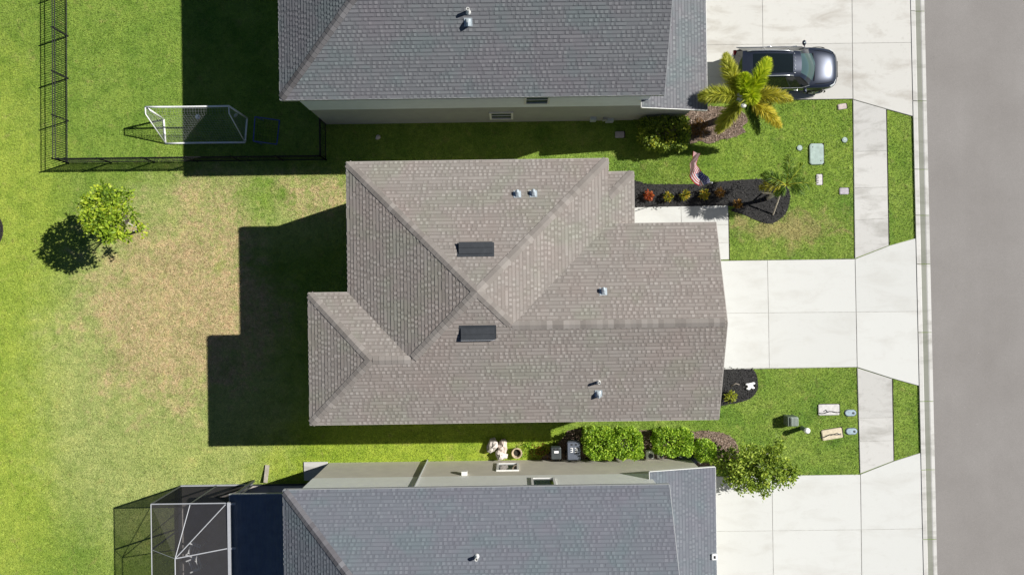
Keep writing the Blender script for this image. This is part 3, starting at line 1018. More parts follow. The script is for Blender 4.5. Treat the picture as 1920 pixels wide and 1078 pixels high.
def neighbour(label, ys_eave, sgn, xw, xe, sh, cap, deck, low, upm, shed, span):
    """two-storey house: hip at the west end, gable at the east end, a lower shed roof over the garage
    ys_eave: plan y of the eave in view; sgn=+1 when the house runs to +y from it"""
    yv = ys_eave; yb = yv + sgn * span; yr = yv + sgn * span / 2; hf = span / 2
    h = thing('house', label, 'house', ((xw + xe) / 2, yr, 0))
    up = (0, sgn)
    pv = Plane([(xw, yv), (xe, yv), (xe, yr), (xw + hf, yr)], (xw, yv), up, EH, PN)
    pb = Plane([(xw, yb), (xe, yb), (xe, yr), (xw + hf, yr)], (xw, yb), (0, -sgn), EH, PN)
    pw = Plane([(xw, yv), (xw + hf, yr), (xw, yb)], (xw, yr), (1, 0), EH, PN)
    rf = roof_deck([pv, pb, pw], h, deck, EH)
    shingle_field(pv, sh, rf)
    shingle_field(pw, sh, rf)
    zr = EH + PN * hf
    cap_line((xw, yv, EH), (xw + hf, yr, zr), pv.n, pw.n, cap, rf)
    fascia([(xw, yv, EH), (xe, yv, EH)] if sgn > 0 else [(xe, yv, EH), (xw, yv, EH)], EH, .17, M['drip_grey'], h)
    fascia([(xw, yb, EH), (xw, yv, EH)] if sgn > 0 else [(xw, yv, EH), (xw, yb, EH)], EH, .17, M['drip_grey'], h)
    ov_ = 0.33
    a, b = sorted((yv + sgn * ov_, yb - sgn * ov_))
    MB().box(xw + ov_, xe - .25, a, b, -0.05, 2.8).obj('lower_wall', low, h)
    MB().box(xw + ov_ - .012, xe - .238, a - .012, b + .012, 2.803, EH - .178).obj('upper_wall', upm, h)
    MB().box(xw + .03, xe - .03, min(yv, yb) + .03, max(yv, yb) - .03, EH - .174, EH - .15).obj('soffit', M['trim_white'], h)
    MB().add([(xe - .25, a, EH - .15), (xe - .25, b, EH - .15), (xe - .25, yr, zr - .2), (xe - .4, a, EH - .15), (xe - .4, b, EH - .15), (xe - .4, yr, zr - .2)], [(0, 1, 2), (5, 4, 3)]).obj('gable_wall', upm, h)
    fascia([(xe, yv, EH), (xe, yr, zr)] if sgn > 0 else [(xe, yr, zr), (xe, yv, EH)], EH, .16, M['drip_grey'], h)
    # shed roof over the garage
    sx0, sx1, sy, sz0, sz1 = shed          # west (high) end, east eave, side edge, high z, low z
    ye = sy + sgn * (span - 1.0)
    ps = Plane([(sx0, sy), (sx1, sy), (sx1, ye), (sx0, ye)], (sx1, sy), (-1, 0), sz1, (sz0 - sz1) / (sx1 - sx0))
    sr = roof_deck([ps], h, deck, sz1)
    sr.name = 'garage_roof'
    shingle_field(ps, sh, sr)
    fascia([(sx0, sy, sz0), (sx1, sy, sz1)] if sgn > 0 else [(sx1, sy, sz1), (sx0, sy, sz0)], 0, .14, M['trim_white'], h)
    fascia([(sx1, sy, sz1), (sx1, ye, sz1)] if sgn > 0 else [(sx1, ye, sz1), (sx1, sy, sz1)], 0, .14, M['trim_white'], h)
    fascia([(sx0, ye, sz0), (sx0, sy, sz0)] if sgn > 0 else [(sx0, sy, sz0), (sx0, ye, sz0)], 0, .14, M['trim_white'], h)
    c, d = sorted((sy + sgn * ov_, ye - sgn * ov_))
    MB().add([(xe - .24, c, -.05), (sx1 - .35, c, -.05), (sx1 - .35, d, -.05), (xe - .24, d, -.05), (xe - .24, c, sz0 - .35), (sx1 - .35, c, sz1 - .12), (sx1 - .35, d, sz1 - .12), (xe - .24, d, sz0 - .35)],
             [(0, 1, 5, 4), (1, 2, 6, 5), (2, 3, 7, 6)]).obj('garage_wall', low, h)
    MB().add([(sx0 + .03, sy + sgn * .02, sz0 - .13), (sx1 - .02, sy + sgn * .02, sz1 - .13), (sx1 - .02, ye, sz1 - .13), (sx0 + .03, ye, sz0 - .13)], [(0, 1, 2, 3)]).obj('garage_soffit', M['trim_white'], h)
    EXCL.append([(xw + ov_, a), (sx1 - .35, a), (sx1 - .35, b), (xw + ov_, b)])
    return h, rf, pv, (yv + sgn * ov_), sr, ps


# house above: its south side is in view
yTop = avg(W(525, 188, EH)[1], W(1245, 177, EH)[1])
topx = (W(525, 188, EH)[0], W(1246, 176, EH)[0])
th_, trf, tpv, tywall, tsr, tps = neighbour('two storey house with slate grey shingle roof, at the top of the picture', yTop, 1, topx[0], topx[1],
                                            M['sh_grey'], M['cap_grey'], M['deck_grey'], M['stucco_grey'], M['siding_grey'],
                                            (W(1203, 203, 3.75)[0], W(1326, 205, 3.1)[0], yTop + 0.02, 3.75, 3.1), 12.4)


def wall_hit(px, py, ywall):
    """height and x at which the view ray through a pixel meets the plane y = ywall"""
    lo, hi = 0.0, 12.0
    for _ in range(40):
        m_ = (lo + hi) / 2
        y = W(px, py, m_)[1]
        # |y| shrinks as height grows
        if abs(y) > abs(ywall):
            lo = m_
        else:
            hi = m_
    return W(px, py, lo)[0], lo


x_, z_ = wall_hit(940, 216.5, tywall)
window_on_y(th_, x_, z_, 0.86, 1.05, tywall, -1, M['trim_white'])
x_, z_ = wall_hit(1007, 186, tywall)
window_on_y(th_, x_, z_, 0.86, 1.05, tywall - .012, -1, M['trim_white'])
x_, z_ = wall_hit(1112, 221, tywall)
MB().box(x_ - .13, x_ + .13, tywall - .16, tywall, z_ - .18, z_ + .18).obj('meter_box', M['metal_galv'], th_)
x_, z_ = wall_hit(1134, 222, tywall)
MB().box(x_ - .1, x_ + .1, tywall - .12, tywall, z_ - .12, z_ + .2).obj('junction_box', M['stucco_grey'], th_)
x_, z_ = wall_hit(1143, 223, tywall)
MB().box(x_ - .17, x_ + .17, tywall - .14, tywall, z_ - .25, z_ + .1).obj('panel_box', M['metal_galv'], th_)
hooded_vent(tpv, 878, 42, trf, 0.15)
pipe_vent(tpv, 878, 23, trf, 0.06, 0.34)

# house below: its north side is in view and in the sun
yBot = avg(W(531, 918, EH)[1], W(1250, 909, EH)[1])
botx = (W(531, 918, EH)[0], W(1255, 910, EH)[0])
bh_, brf, bpv, bywall, bsr, bps = neighbour('two storey house with blue grey shingle roof, at the bottom of the picture', yBot, -1, botx[0], botx[1],
                                            M['sh_blue'], M['cap_blue'], M['deck_grey'], M['stucco_tan'], M['siding'],
                                            (W(1218, 880, 3.75)[0], W(1341, 872, 3.1)[0], yBot - 0.02, 3.75, 3.1), 12.4)
x_, z_ = wall_hit(952, 876, bywall)
window_on_y(bh_, x_, z_, 0.80, 1.15, bywall, 1, M['trim_white'], False)
x_, z_ = wall_hit(1019, 905, bywall)
window_on_y(bh_, x_, z_, 0.80, 1.15, bywall + .012, 1, M['trim_white'], False)
x_, z_ = wall_hit(800, 868, bywall)
MB().tube([(x_, bywall + .06, 0.05), (x_, bywall + .06, 2.86), (x_, bywall + .07, 5.5)], .04, 8).obj('downspout', M['drip_grey'], bh_)
x_, z_ = wall_hit(871, 890, bywall)
MB().box(x_ - .12, x_ + .12, bywall, bywall + .16, z_ - .12, z_ + .12).obj('wall_light', M['trim_white'], bh_)
pipe_vent(bpv, 894, 1043, brf, 0.06, 0.34)
pc = W(1340, 1044, 3.25)
mb = MB().obox(pc, .20, .24, 3.12, 3.26, 0, 1.0, .01)
mb.obj('eave_camera_box', M['white_paint'], bh_)
MB().obox(pc, .08, .12, 3.255, 3.275).obj('camera_lens', M['black'], bh_)


# ================================================================== SCREENED PATIO OF THE HOUSE BELOW
m, t, out = material('insect_screen')
tr = t.node('ShaderNodeBsdfTransparent')
df = t.node('ShaderNodeBsdfDiffuse'); df.inputs[0].default_value = (0.060, 0.057, 0.058, 1)
mx = t.node('ShaderNodeMixShader'); mx.inputs[0].default_value = 0.42
t.l.new(tr.outputs[0], mx.inputs[1]); t.l.new(df.outputs[0], mx.inputs[2]); t.l.new(mx.outputs[0], out.inputs['Surface'])
M['screen'] = m
m2_, t, out = material('dark_wall_screen')
tr = t.node('ShaderNodeBsdfTransparent')
df = t.node('ShaderNodeBsdfDiffuse'); df.inputs[0].default_value = (0.022, 0.024, 0.026, 1)  # mesh coloured dark and dense to stand for the shaded interior behind
mx = t.node('ShaderNodeMixShader'); mx.inputs[0].default_value = 0.80
t.l.new(tr.outputs[0], mx.inputs[1]); t.l.new(df.outputs[0], mx.inputs[2]); t.l.new(mx.outputs[0], out.inputs['Surface'])
M['screen_dense'] = m2_
M['patio_floor'] = simple('patio_pavers', (0.50, 0.455, 0.43), 0.85, var=0.16, scale=1.2)
M['pan_roof'] = None
m, t, out = material('pan_roof_aluminium')
sp = t.node('ShaderNodeSeparateXYZ'); t.l.new(t.pos(), sp.inputs[0])
rib = t.math('ABSOLUTE', t.math('SUBTRACT', t.math('FRACT', t.math('MULTIPLY', sp.outputs[0], 6.6)), 0.5))
principled(t, out, t.ramp(t.noise(2.0, 4.0, 0.6, t.pos()), [(0.3, (0.10, 0.125, 0.175)), (0.7, (0.14, 0.17, 0.225))]), 0.5, 0.2, t.bump(rib, 0.5, 0.03), 0.4)  # navy tint puts the house's shade into the roof colour
M['pan_roof'] = m
cz = 2.9
cx0, cyN = W(283, 945, cz); cx1 = W(430, 944, cz)[0]; cyS = W(300, 1420, cz)[1]
lz = 2.75
lx1 = botx[0] + 0.33
lx0 = W(431, 928, lz)[0]; lyN = W(431, 928, lz)[1]
cage = thing('pool_cage', 'white framed mansard screen enclosure behind the blue grey roofed house', 'screen enclosure', (cx0, cyN, 0))
# node of the mansard
nx, ny = W(328, 1047, 3.9); nz = 3.9
g1 = (*W(356, 946, cz), cz); g2 = (*W(423, 945, cz), cz); g3 = (cx1, W(430, 1027, cz)[1], cz); g4 = (cx0, W(283, 1030, cz)[1], cz)
node = (nx, ny, nz); nodeS = (nx, cyS + 2, nz)
c00 = (cx0, cyN, cz); c10 = (cx1, cyN, cz); c01 = (cx0, cyS, cz); c11 = (cx1, cyS, cz)


def beam(a, b, r=0.045, name='beam', parent=cage, mat='beam', n=4):
    return MB().tube([a, b], r, n).obj(name, M[mat], parent)


for a, b, r in ((c00, c10, .028), (c00, c01, .028), (g1, node, .021), (g2, node, .021), (g3, node, .022), (g4, node, .014), (node, nodeS, .024), (c01, c11, .05)):
    beam(a, b, r)
MB().box(cx1 - .06, cx1 + .06, cyS, cyN + .05, cz - .05, cz + .09).obj('gutter_beam', M['beam'], cage)
for yy in (cyN - .02, g3[1]):
    MB().box(cx1 + .06, cx1 + .26, yy - .04, yy + .04, cz - .02, cz + .06).obj('gutter_strap', M['beam'], cage)
for x in (cx0, (cx0 + cx1) / 2, cx1):
    beam((x, cyN, 0), (x, cyN, cz), .04, 'post', mat='metal_dark')
for y in (g4[1], cyS):
    beam((cx0, y, 0), (cx0, y, cz), .04, 'post', mat='metal_dark')
MB().box(cx0, lx0 + .02, cyN - .03, cyN + .05, 0, .14).obj('kick_plate', M['beam'], cage)
MB().box(lx0 + .02, lx1, cyN - .03, cyN + .03, 0, .10).obj('kick_plate', M['metal_dark'], cage)
MB().box(cx0 - .04, cx0 + .03, cyS, cyN, 0, .3).obj('kick_plate', M['metal_dark'], cage)


def screen(*pts, mat='screen'):
    MB().add(pts, [tuple(range(len(pts)))]).obj('screen_panel', M[mat], cage)


e = 0.0
screen(c00, g1, node)
screen(c00, node, g4)
screen(g1, g2, node)
screen(g2, c10, g3, node)
screen(g4, node, nodeS, (cx0, cyS + 2, cz))
screen(node, g3, (cx1, cyS + 2, cz), nodeS)
screen((cx0, cyN, .14), (cx0 + (cx1 - cx0) / 2, cyN, .14), (cx0 + (cx1 - cx0) / 2, cyN, cz), c00, mat='screen_dense')
screen((cx0 + (cx1 - cx0) / 2, cyN, .14), (cx1, cyN, .14), c10, (cx0 + (cx1 - cx0) / 2, cyN, cz), mat='screen_dense')
screen((cx0, cyN, .3), c00, g4, (cx0, g4[1], .3))
screen((cx0, g4[1], .3), g4, c01, (cx0, cyS, .3))
patio = MB().prism([(cx0 - .02, cyN + .02), (lx1 + .1, cyN + .02), (lx1 + .1, cyS), (cx0 - .02, cyS)], -.05, .06).obj('patio', M['patio_floor'])
tag(patio, kind='structure')
EXCL.append([(cx0 - .05, cyN + .05), (lx1 + .1, cyN + .05), (lx1 + .1, cyS), (cx0 - .05, cyS)])
# flat pan roof between cage and house
MB().box(lx0, lx1 - .01, cyS, lyN, lz - .10, lz).obj('patio_roof', M['pan_roof'], bh_)
MB().box(lx0, lx1 - .01, lyN + .002, lyN + .05, lz - .12, lz + .012).obj('patio_roof_edge', M['drip_grey'], bh_)
MB().box(lx0 - .04, lx0 - .002, cyS, lyN + .05, lz - .12, lz + .012).obj('patio_roof_edge', M['drip_grey'], bh_)
for y in (lyN - .1, lyN - 3.5):
    MB().box(lx0 + .03, lx0 + .11, y - .05, y + .05, .05, lz - .1).obj('patio_post', M['metal_dark'], bh_)  # charcoal puts the shade the posts stand in into their colour
# two white frame chairs in the cage
def patio_chair(px, py, rot, label):
    x, y = W(px, py, 0.5)
    r = thing('patio_chair', label, 'chair', (x, y, .06), 'white chairs in the screen enclosure')
    ca, sa = math.cos(rot), math.sin(rot)
    T = lambda a, b, c: (x + a * ca - b * sa, y + a * sa + b * ca, .06 + c)
    for s_ in (-1, 1):
        MB().tube([T(.25, .27 * s_, 0), T(.24, .27 * s_, .62), T(-.24, .27 * s_, .62), T(-.27, .27 * s_, 0)], .032, 6).obj('arm_frame', M['white_paint'], r)
    MB().tube([T(-.2, -.25, .4), T(-.34, -.24, .92), T(-.34, .24, .92), T(-.2, .25, .4)], .032, 6).obj('back_frame', M['white_paint'], r)
    MB().tube([T(.24, -.26, .41), T(.24, .26, .41), T(-.22, .26, .40), T(-.22, -.26, .40), T(.24, -.26, .41)], .032, 6).obj('seat_frame', M['white_paint'], r)
    for i in range(4):
        a = .18 - i * .12
        MB().tube([T(a, -.25, .415), T(a, .25, .415)], .016, 5).obj('slat', M['white_paint'], r)


patio_chair(365, 1030, R(160), 'white framed patio chair seen through the screen, nearer the house eave beam')
patio_chair(366, 1056, R(200), 'white framed patio chair seen through the screen, lower of the two')

# concrete pad and plank beside the patio
pad = MB().prism(PP([(570, 865.5), (615, 865), (615, 900), (571, 900)]), -.03, .07, .01).obj('concrete_pad', M['conc_walk'])
tag(pad, 'pale concrete equipment pad at the back corner of the blue grey roofed house', 'concrete pad')
EXCL.append(PP([(570, 865.5), (615, 865), (615, 900), (571, 900)]))
pk = MB()
pk.add([P3(497.5, 871, .08), P3(505.5, 872, .08), P3(501.5, 905, .22), P3(494, 904, .22), P3(497.5, 871, 0), P3(505.5, 872, 0), P3(501.5, 905, .12), P3(494, 904, .12)],
       [(0, 1, 2, 3), (7, 6, 5, 4), (0, 4, 5, 1), (1, 5, 6, 2), (2, 6, 7, 3), (3, 7, 4, 0)])
tag(pk.obj('splash_board', simple('weathered_board', (0.36, 0.33, 0.27), 0.8, var=.2, scale=10)), 'narrow tan weathered board lying on the lawn by the screen enclosure', 'board')

# ================================================================== FENCE
fence = thing('picket_fence', 'black aluminium picket fence around the back corner of the upper yard', 'fence', P3(128.5, 306))
fh = 1.2
runs = [(W(127, -90), W(128.7, 306)), (W(128.7, 306), W(612, 300.5)), (W(612, 300.5), (W(612, 300.5)[0], tywall))]
pick = bpy.data.meshes.new('picket')
_b = MB().box(-.009, .009, -.009, .009, .06, fh - .02)
pick.from_pydata(_b.v, [], _b.f); pick.materials.append(M['fence']); pick.update()
for (a, b) in runs:
    a = Vector(a); b = Vector(b); L = (b - a).length; d = (b - a) / L
    n = int(round(L / 1.84))
    for i in range(n + 1):
        p = a + d * (L * i / n)
        MB().obox(p, .055, .055, 0, fh + .06, 0, 1, .008).obj('post', M['fence'], fence)
    for z in (.12, fh - .20, fh - .02):
        MB().tube([(a.x, a.y, z), (b.x, b.y, z)], .022, 4).obj('rail', M['fence'], fence)
    k = int(L / .102)
    for i in range(1, k):
        p = a + d * (L * i / k)
        link('picket', pick, fence, loc=(p.x, p.y, 0))

# ================================================================== SOCCER GOAL AND TOYS
gz = 1.68
A = P3(272.4, 201, gz); Bc = P3(429, 199.3, gz); Fp = P3(307, 224, .03); Cp = P3(463.4, 221.8, .03); Ep = P3(310.5, 269.5, .03); Dp = P3(459.5, 267.5, .03)
A2 = P3(272.8, 214, gz - .02); B2 = P3(429.5, 213, gz - .02)
goal = thing('soccer_goal', 'white tube soccer goal with net on the fenced lawn', 'soccer goal', (Fp[0], Fp[1], 0))
wp = M['white_paint']


def gtube(pts, name, r=.042):
    MB().tube(pts, r, 8).obj(name, wp, goal, smooth=True)


mid_ = [(A[0] + (Bc[0] - A[0]) * f, A[1] + (Bc[1] - A[1]) * f, gz - .05 * math.sin(math.pi * f)) for f in np.linspace(0, 1, 7)]
gtube(mid_, 'crossbar')
gtube([Fp, A], 'post'); gtube([Cp, Bc], 'post')
gtube([Fp, Ep], 'side_bar'); gtube([Cp, Dp], 'side_bar')
gtube([(Ep[0] + (Dp[0] - Ep[0]) * f, Ep[1] + (Dp[1] - Ep[1]) * f, .03 + .05 * math.sin(math.pi * f)) for f in np.linspace(0, 1, 7)], 'ground_bar')
gtube([A, A2, Ep], 'back_stay', .026); gtube([Bc, B2, Dp], 'back_stay', .026)
net = MB()
V3 = lambda p: Vector(p)


def netpatch(a, b, c, d, n, k, sag=0.0):
    """a-b upper edge, d-c lower edge"""
    def at(u, v):
        p = (V3(a) * (1 - u) + V3(b) * u) * (1 - v) + (V3(d) * (1 - u) + V3(c) * u) * v
        p.z -= sag * math.sin(math.pi * v) * math.sin(math.pi * u)
        return p
    for i in range(n + 1):
        net.tube([at(i / n, j / 6) for j in range(7)], .0032, 3, False)
    for j in range(k + 1):
        net.tube([at(i / 6, j / k) for i in range(7)], .0032, 3, False)


netpatch(A2, B2, Dp, Ep, 30, 17, .12)
netpatch(A, Bc, B2, A2, 30, 3)
netpatch(A, A2, Ep, Fp, 8, 14)
netpatch(Bc, B2, Dp, Cp, 8, 14)
net.obj('net', simple('net_cord', (0.36, 0.37, 0.39), .8, bump=0), goal)
# ball with dark panels
m, t, out = material('ball_leather')
vo = t.node('ShaderNodeTexVoronoi'); vo.inputs['Scale'].default_value = 9.0
tc = t.node('ShaderNodeTexCoord'); t.l.new(tc.outputs['Object'], vo.inputs['Vector'])
principled(t, out, t.ramp(vo.outputs['Distance'], [(0.0, (.25, .27, .29)), (.22, (.80, .83, .85))], 'CONSTANT'), .45)


def sphere(mb, c, r, sx=1, sy=1, sz=1, n=14, k=9):
    rings = []
    for i in range(k + 1):
        a = -math.pi / 2 + math.pi * i / k
        rings.append([(c[0] + max(math.cos(a), .01) * r * sx * math.cos(2 * math.pi * j / n), c[1] + max(math.cos(a), .01) * r * sy * math.sin(2 * math.pi * j / n), c[2] + math.sin(a) * r * sz) for j in range(n)])
    return mb.loft(rings)


bp = W(371, 219.5, .11)
bo = sphere(MB(), (0, 0, 0), .112).obj('soccer_ball', m, None, True, loc=(*bp, .115))
tag(bo, 'pale soccer ball lying under the net of the white goal', 'ball')
bp = W(442, 216.5, .08)
bo = sphere(MB(), (0, 0, 0), .075, 1.5, .9, .9).obj('toy_ball', simple('toy_ball_pale', (.55, .56, .45), .5), None, True, loc=(*bp, .075))
bo.rotation_euler = (0, 0, R(40))
tag(bo, 'small pale oval ball lying just inside the right end of the goal', 'ball')
blue = simple('blue_tube', (.05, .07, .42), .4, bump=0)
reb = thing('rebound_frame', 'small dark blue square ball rebound frame beside the white goal', 'rebound frame', P3(521, 250))
q = [P3(478, 219.4, .75), P3(524, 226, .04), P3(519, 271, .04), P3(475, 265, .75)]
for i in range(4):
    MB().tube([q[i], q[(i + 1) % 4]], .022, 6).obj('frame_tube', blue, reb)
for i in (0, 3):
    MB().tube([q[i], (q[i][0] + .15, q[i][1], .02)], .014, 6).obj('leg', blue, reb)
nt = MB()
for i in range(1, 8):
    for (a, b, c, d) in ((q[0], q[1], q[3], q[2]), (q[0], q[3], q[1], q[2])):
        nt.tube([V3(a).lerp(V3(b), i / 8), V3(c).lerp(V3(d), i / 8)], .004, 3, False)
nt.obj('net', M['fence'], reb)

# ================================================================== FOLIAGE HELPERS
def unit(v):
    return v / np.maximum(np.linalg.norm(v, axis=1, keepdims=True), 1e-6)


def leaf_mesh(name, P, D, L, Wd, mat, parent, rnd, up_bias=0.9):
    """diamond leaves: base P, direction D, length L, width Wd"""
    n = len(P)
    D = unit(D)
    nrm = unit(RNG.normal(size=(n, 3)) + np.array([0, 0, up_bias * 2]))
    S = unit(np.cross(D, nrm))
    L = np.asarray(L).reshape(-1, 1) * np.ones((n, 1)); Wd = np.asarray(Wd).reshape(-1, 1) * np.ones((n, 1))
    V = np.empty((n, 4, 3))
    V[:, 0] = P
    V[:, 1] = P + D * L * .45 + S * Wd * .5
    V[:, 2] = P + D * L - np.array([0, 0, 1]) * L * .12
    V[:, 3] = P + D * L * .45 - S * Wd * .5
    return quads_np(name, V.reshape(-1, 3), n, mat, parent, rnd)


def crown(name, c, radii, clumps, per, spread, leaf, mat, parent, hollow=.45, seed=None, tonebase=0.0, jag=.25):
    r = np.random.default_rng(seed if seed is not None else RNG.integers(1 << 30))
    d = unit(r.normal(size=(clumps, 3)))
    rad = (hollow + (1 - hollow) * r.random((clumps, 1)) ** .5) * r.uniform(.91 - jag, .91 + jag, (clumps, 1))
    cc = d * rad
    cc[:, 2] = np.where(cc[:, 2] < -.5, -cc[:, 2] * .6, cc[:, 2])
    C = np.array(c) + cc * np.array(radii)
    P = np.repeat(C, per, 0) + r.normal(size=(clumps * per, 3)) * spread * np.array([1, 1, .6])
    D = unit((P - np.array(c)) * .6 + r.normal(size=P.shape) * np.array(radii) * .6)
    ctone = np.repeat(r.uniform(-.22, .22, clumps), per)
    rnd = np.clip(r.random(len(P)) * .7 + .15 + ctone + tonebase, 0, 1)
    return leaf_mesh(name, P, D, r.uniform(.7, 1.25, len(P)) * leaf, r.uniform(.45, .7, len(P)) * leaf, mat, parent, rnd)


def stems(parent, base, tips, r0, mat, name='branch'):
    mb = MB()
    b = V3(base)
    for tp in tips:
        tp = V3(tp)
        mid = b.lerp(tp, .5) + Vector((random.uniform(-.08, .08), random.uniform(-.08, .08), .05))
        mb.tube([b, mid, tp], [r0, r0 * .65, r0 * .25], 6)
    return mb.obj(name, mat, parent, True)


bark = simple('bark_grey', (.22, .19, .16), .9, var=.3, scale=15, bump=.6)
bark_pale = simple('bark_pale', (.50, .47, .41), .85, var=.2, scale=15, bump=.4)
LM = {
    'tree': leafmat('leaf_lime', [(0, (.08, .15, .014)), (.5, (.25, .38, .025)), (1, (.54, .62, .05))]),
    'hedge': leafmat('leaf_hedge', [(0, (.08, .17, .014)), (.5, (.27, .45, .035)), (1, (.58, .74, .08))]),
    'dark': leafmat('leaf_dark', [(0, (.05, .09, .014)), (.6, (.20, .29, .038)), (1, (.58, .68, .09))]),
    'tips': leafmat('leaf_yellow_tips', [(0, (.22, .26, .02)), (1, (.50, .52, .05))]),
    'loose': leafmat('leaf_loose', [(0, (.07, .12, .016)), (.55, (.25, .36, .035)), (1, (.60, .68, .11))]),
    'red': leafmat('leaf_croton_red', [(0, (.14, .015, .008)), (.5, (.42, .07, .015)), (1, (.62, .22, .05))]),
    'gold': leafmat('leaf_croton_gold', [(0, (.05, .09, .008)), (.5, (.26, .28, .02)), (1, (.60, .38, .03))]),
    'bronze': leafmat('leaf_croton_bronze', [(0, (.05, .03, .01)), (.5, (.22, .11, .025)), (1, (.48, .26, .05))]),
    'palm_lime': leafmat('palm_lime', [(0, (.16, .28, .010)), (.5, (.46, .58, .02)), (1, (.78, .78, .05))]),
    'palm_olive': leafmat('palm_olive', [(0, (.10, .13, .014)), (.5, (.35, .38, .034)), (1, (.70, .66, .08))]),
    'palm_gold': leafmat('palm_gold', [(0, (.16, .16, .012)), (.5, (.45, .42, .03)), (1, (.76, .60, .05))]),
    'palm_green': leafmat('palm_green', [(0, (.04, .09, .012)), (.5, (.15, .26, .03)), (1, (.40, .46, .06))]),
}

# ------------------------------------------------------------------ tree on the back lawn
tb = P3(268, 431)
tree = thing('young_tree', 'small lime green leafy tree on the back lawn', 'tree', tb)
tcx, tcy = W(207, 407, 3.2)
stems(tree, tb, [(tcx, tcy, 2.3)], .06, bark_pale, 'trunk')
tips_ = [(tcx + random.uniform(-.8, .8), tcy + random.uniform(-.7, .7), random.uniform(2.4, 3.4)) for _ in range(12)]
stems(tree, (tcx + .12, tcy - .04, 1.95), tips_, .025, bark)
crown('crown', (tcx, tcy, 3.1), (1.16, 1.12, 1.15), 50, 60, .13, .16, LM['tree'], tree, .25, seed=7, jag=.42)
MB().tube([P3(250, 433.5, .05), P3(268.5, 431, .09)], .035, 6).obj('trunk_guard', bark_pale, tree)

# ------------------------------------------------------------------ shrubs
def shrub(label, px0, px1, py0, py1, h, mat, n=3600, name='shrub', leaf=.11, grp=None, seed=1, rounded=.35, cat='shrub'):
    """clipped shrub whose top fills the pixel box at height h"""
    x0, y1 = W(px0, py0, h); x1, y0 = W(px1, py1, h)
    cx, cy = (x0 + x1) / 2, (y0 + y1) / 2
    root = thing(name, label, cat, (cx, cy, 0), grp)
    hx, hy = (x1 - x0) / 2 - .03, (y1 - y0) / 2 - .03
    r = np.random.default_rng(seed)
    u = r.uniform(-1, 1, (n, 3))
    face = r.random(n)
    # superellipsoid shell
    d = unit(u)
    p = 5.0
    s = (np.abs(d[:, 0]) ** p + np.abs(d[:, 1]) ** p + np.abs(d[:, 2]) ** p) ** (-1 / p)
    shell = d * s[:, None] * (1 - .3 * r.random((n, 1)) ** 2)
    lump = 1 + .10 * np.sin(d[:, :1] * 9 + seed) * np.cos(d[:, 1:2] * 8 + seed * 2)
    P = shell * lump * np.array([hx, hy, h * .5]) + np.array([cx, cy, h * .52])
    P[:, 2] = np.clip(P[:, 2], .03, None)
    D = unit(d + r.normal(size=d.shape) * .7 + np.array([0, 0, .3]))
    rnd = np.clip(r.random(n) * .75 + .15 + .12 * np.sin(P[:, 0] * 5) * np.cos(P[:, 1] * 6), 0, 1)
    leaf_mesh('foliage', P, D, r.uniform(.7, 1.2, n) * leaf, r.uniform(.5, .75, n) * leaf, mat, root, rnd)
    stems(root, (cx, cy, 0), [(cx + random.uniform(-.7, .7) * hx, cy + random.uniform(-.7, .7) * hy, h * random.uniform(.5, .85)) for _ in range(9)], .03, bark)
    return root, (cx, cy)


G = 'clipped hedge shrubs along the side wall'
shrub('bright green clipped hedge shrub right beside the wheeled bins', 1097, 1156, 809, 863, 1.5, LM['hedge'], 4200, grp=G, seed=1)
shrub('bright green clipped hedge shrub, middle one between two hedge shrubs', 1154, 1208, 810, 863, 1.5, LM['hedge'], 4000, grp=G, seed=2)
shrub('bright green clipped hedge shrub just right of the white pots', 1230, 1304, 811, 857, 1.4, LM['hedge'], 4200, grp=G, seed=3)
shrub('small dark green shrub between the hedge and the spreading tree', 1312, 1346, 832, 868, 1.3, LM['hedge'], 1800, seed=4)
sh, c = shrub('big rounded dark green shrub with yellow leaf tips beside the palm', 1203, 1296, 217, 277, 1.15, LM['dark'], 5200, seed=5, leaf=.12)
r_ = np.random.default_rng(8)
tp_ = np.array([W(px, py, 1.2) for px, py in ((1228, 265), (1252, 258), (1262, 264), (1292, 243), (1286, 236), (1222, 268), (1257, 250))])
P_ = np.repeat(np.c_[tp_, np.full(len(tp_), 1.15)], 26, 0) + r_.normal(size=(26 * len(tp_), 3)) * np.array([.09, .09, .04])
leaf_mesh('new_leaves', P_, r_.normal(size=P_.shape) + np.array([0, 0, .5]), .12, .08, LM['tips'], sh, r_.random(len(P_)))

# spreading tree at the corner of the house below
sb = P3(1392, 868)
st = thing('spreading_tree', 'loose multi stemmed green tree overhanging the lower driveway', 'tree', sb)
sx, sy = W(1412, 868, 2.0)
stems(st, sb, [(*W(px, py, hh), hh) for px, py, hh in ((1370, 850, 2.0), (1400, 840, 2.3), (1440, 850, 2.4), (1475, 880, 2.2), (1440, 905, 2.2), (1400, 905, 2.0), (1425, 875, 2.6), (1455, 895, 2.3), (1385, 890, 1.9))], .04, bark_pale)
for i, (px, py, hh, rx, ry, cl) in enumerate(((1412, 850, 1.9, .75, .55, 26), (1450, 874, 2.1, .75, .6, 28), (1400, 882, 1.7, .85, .65, 28), (1440, 898, 1.8, .6, .45, 16), (1372, 862, 1.3, .7, .65, 34), (1398, 908, 1.9, .42, .34, 15), (1476, 886, 1.9, .4, .38, 13), (1380, 900, 1.6, .35, .3, 9), (1432, 914, 1.8, .35, .25, 9), (1452, 846, 2.0, .4, .35, 12))):
    x, y = W(px, py, hh)
    crown('crown', (x, y, hh), (rx, ry, .5), cl, 38, .10, .13, LM['loose'], st, .3, seed=20 + i, tonebase=-.2 if px < 1380 else 0)  # left clump toned darker: its shaded side is put into the leaf colour

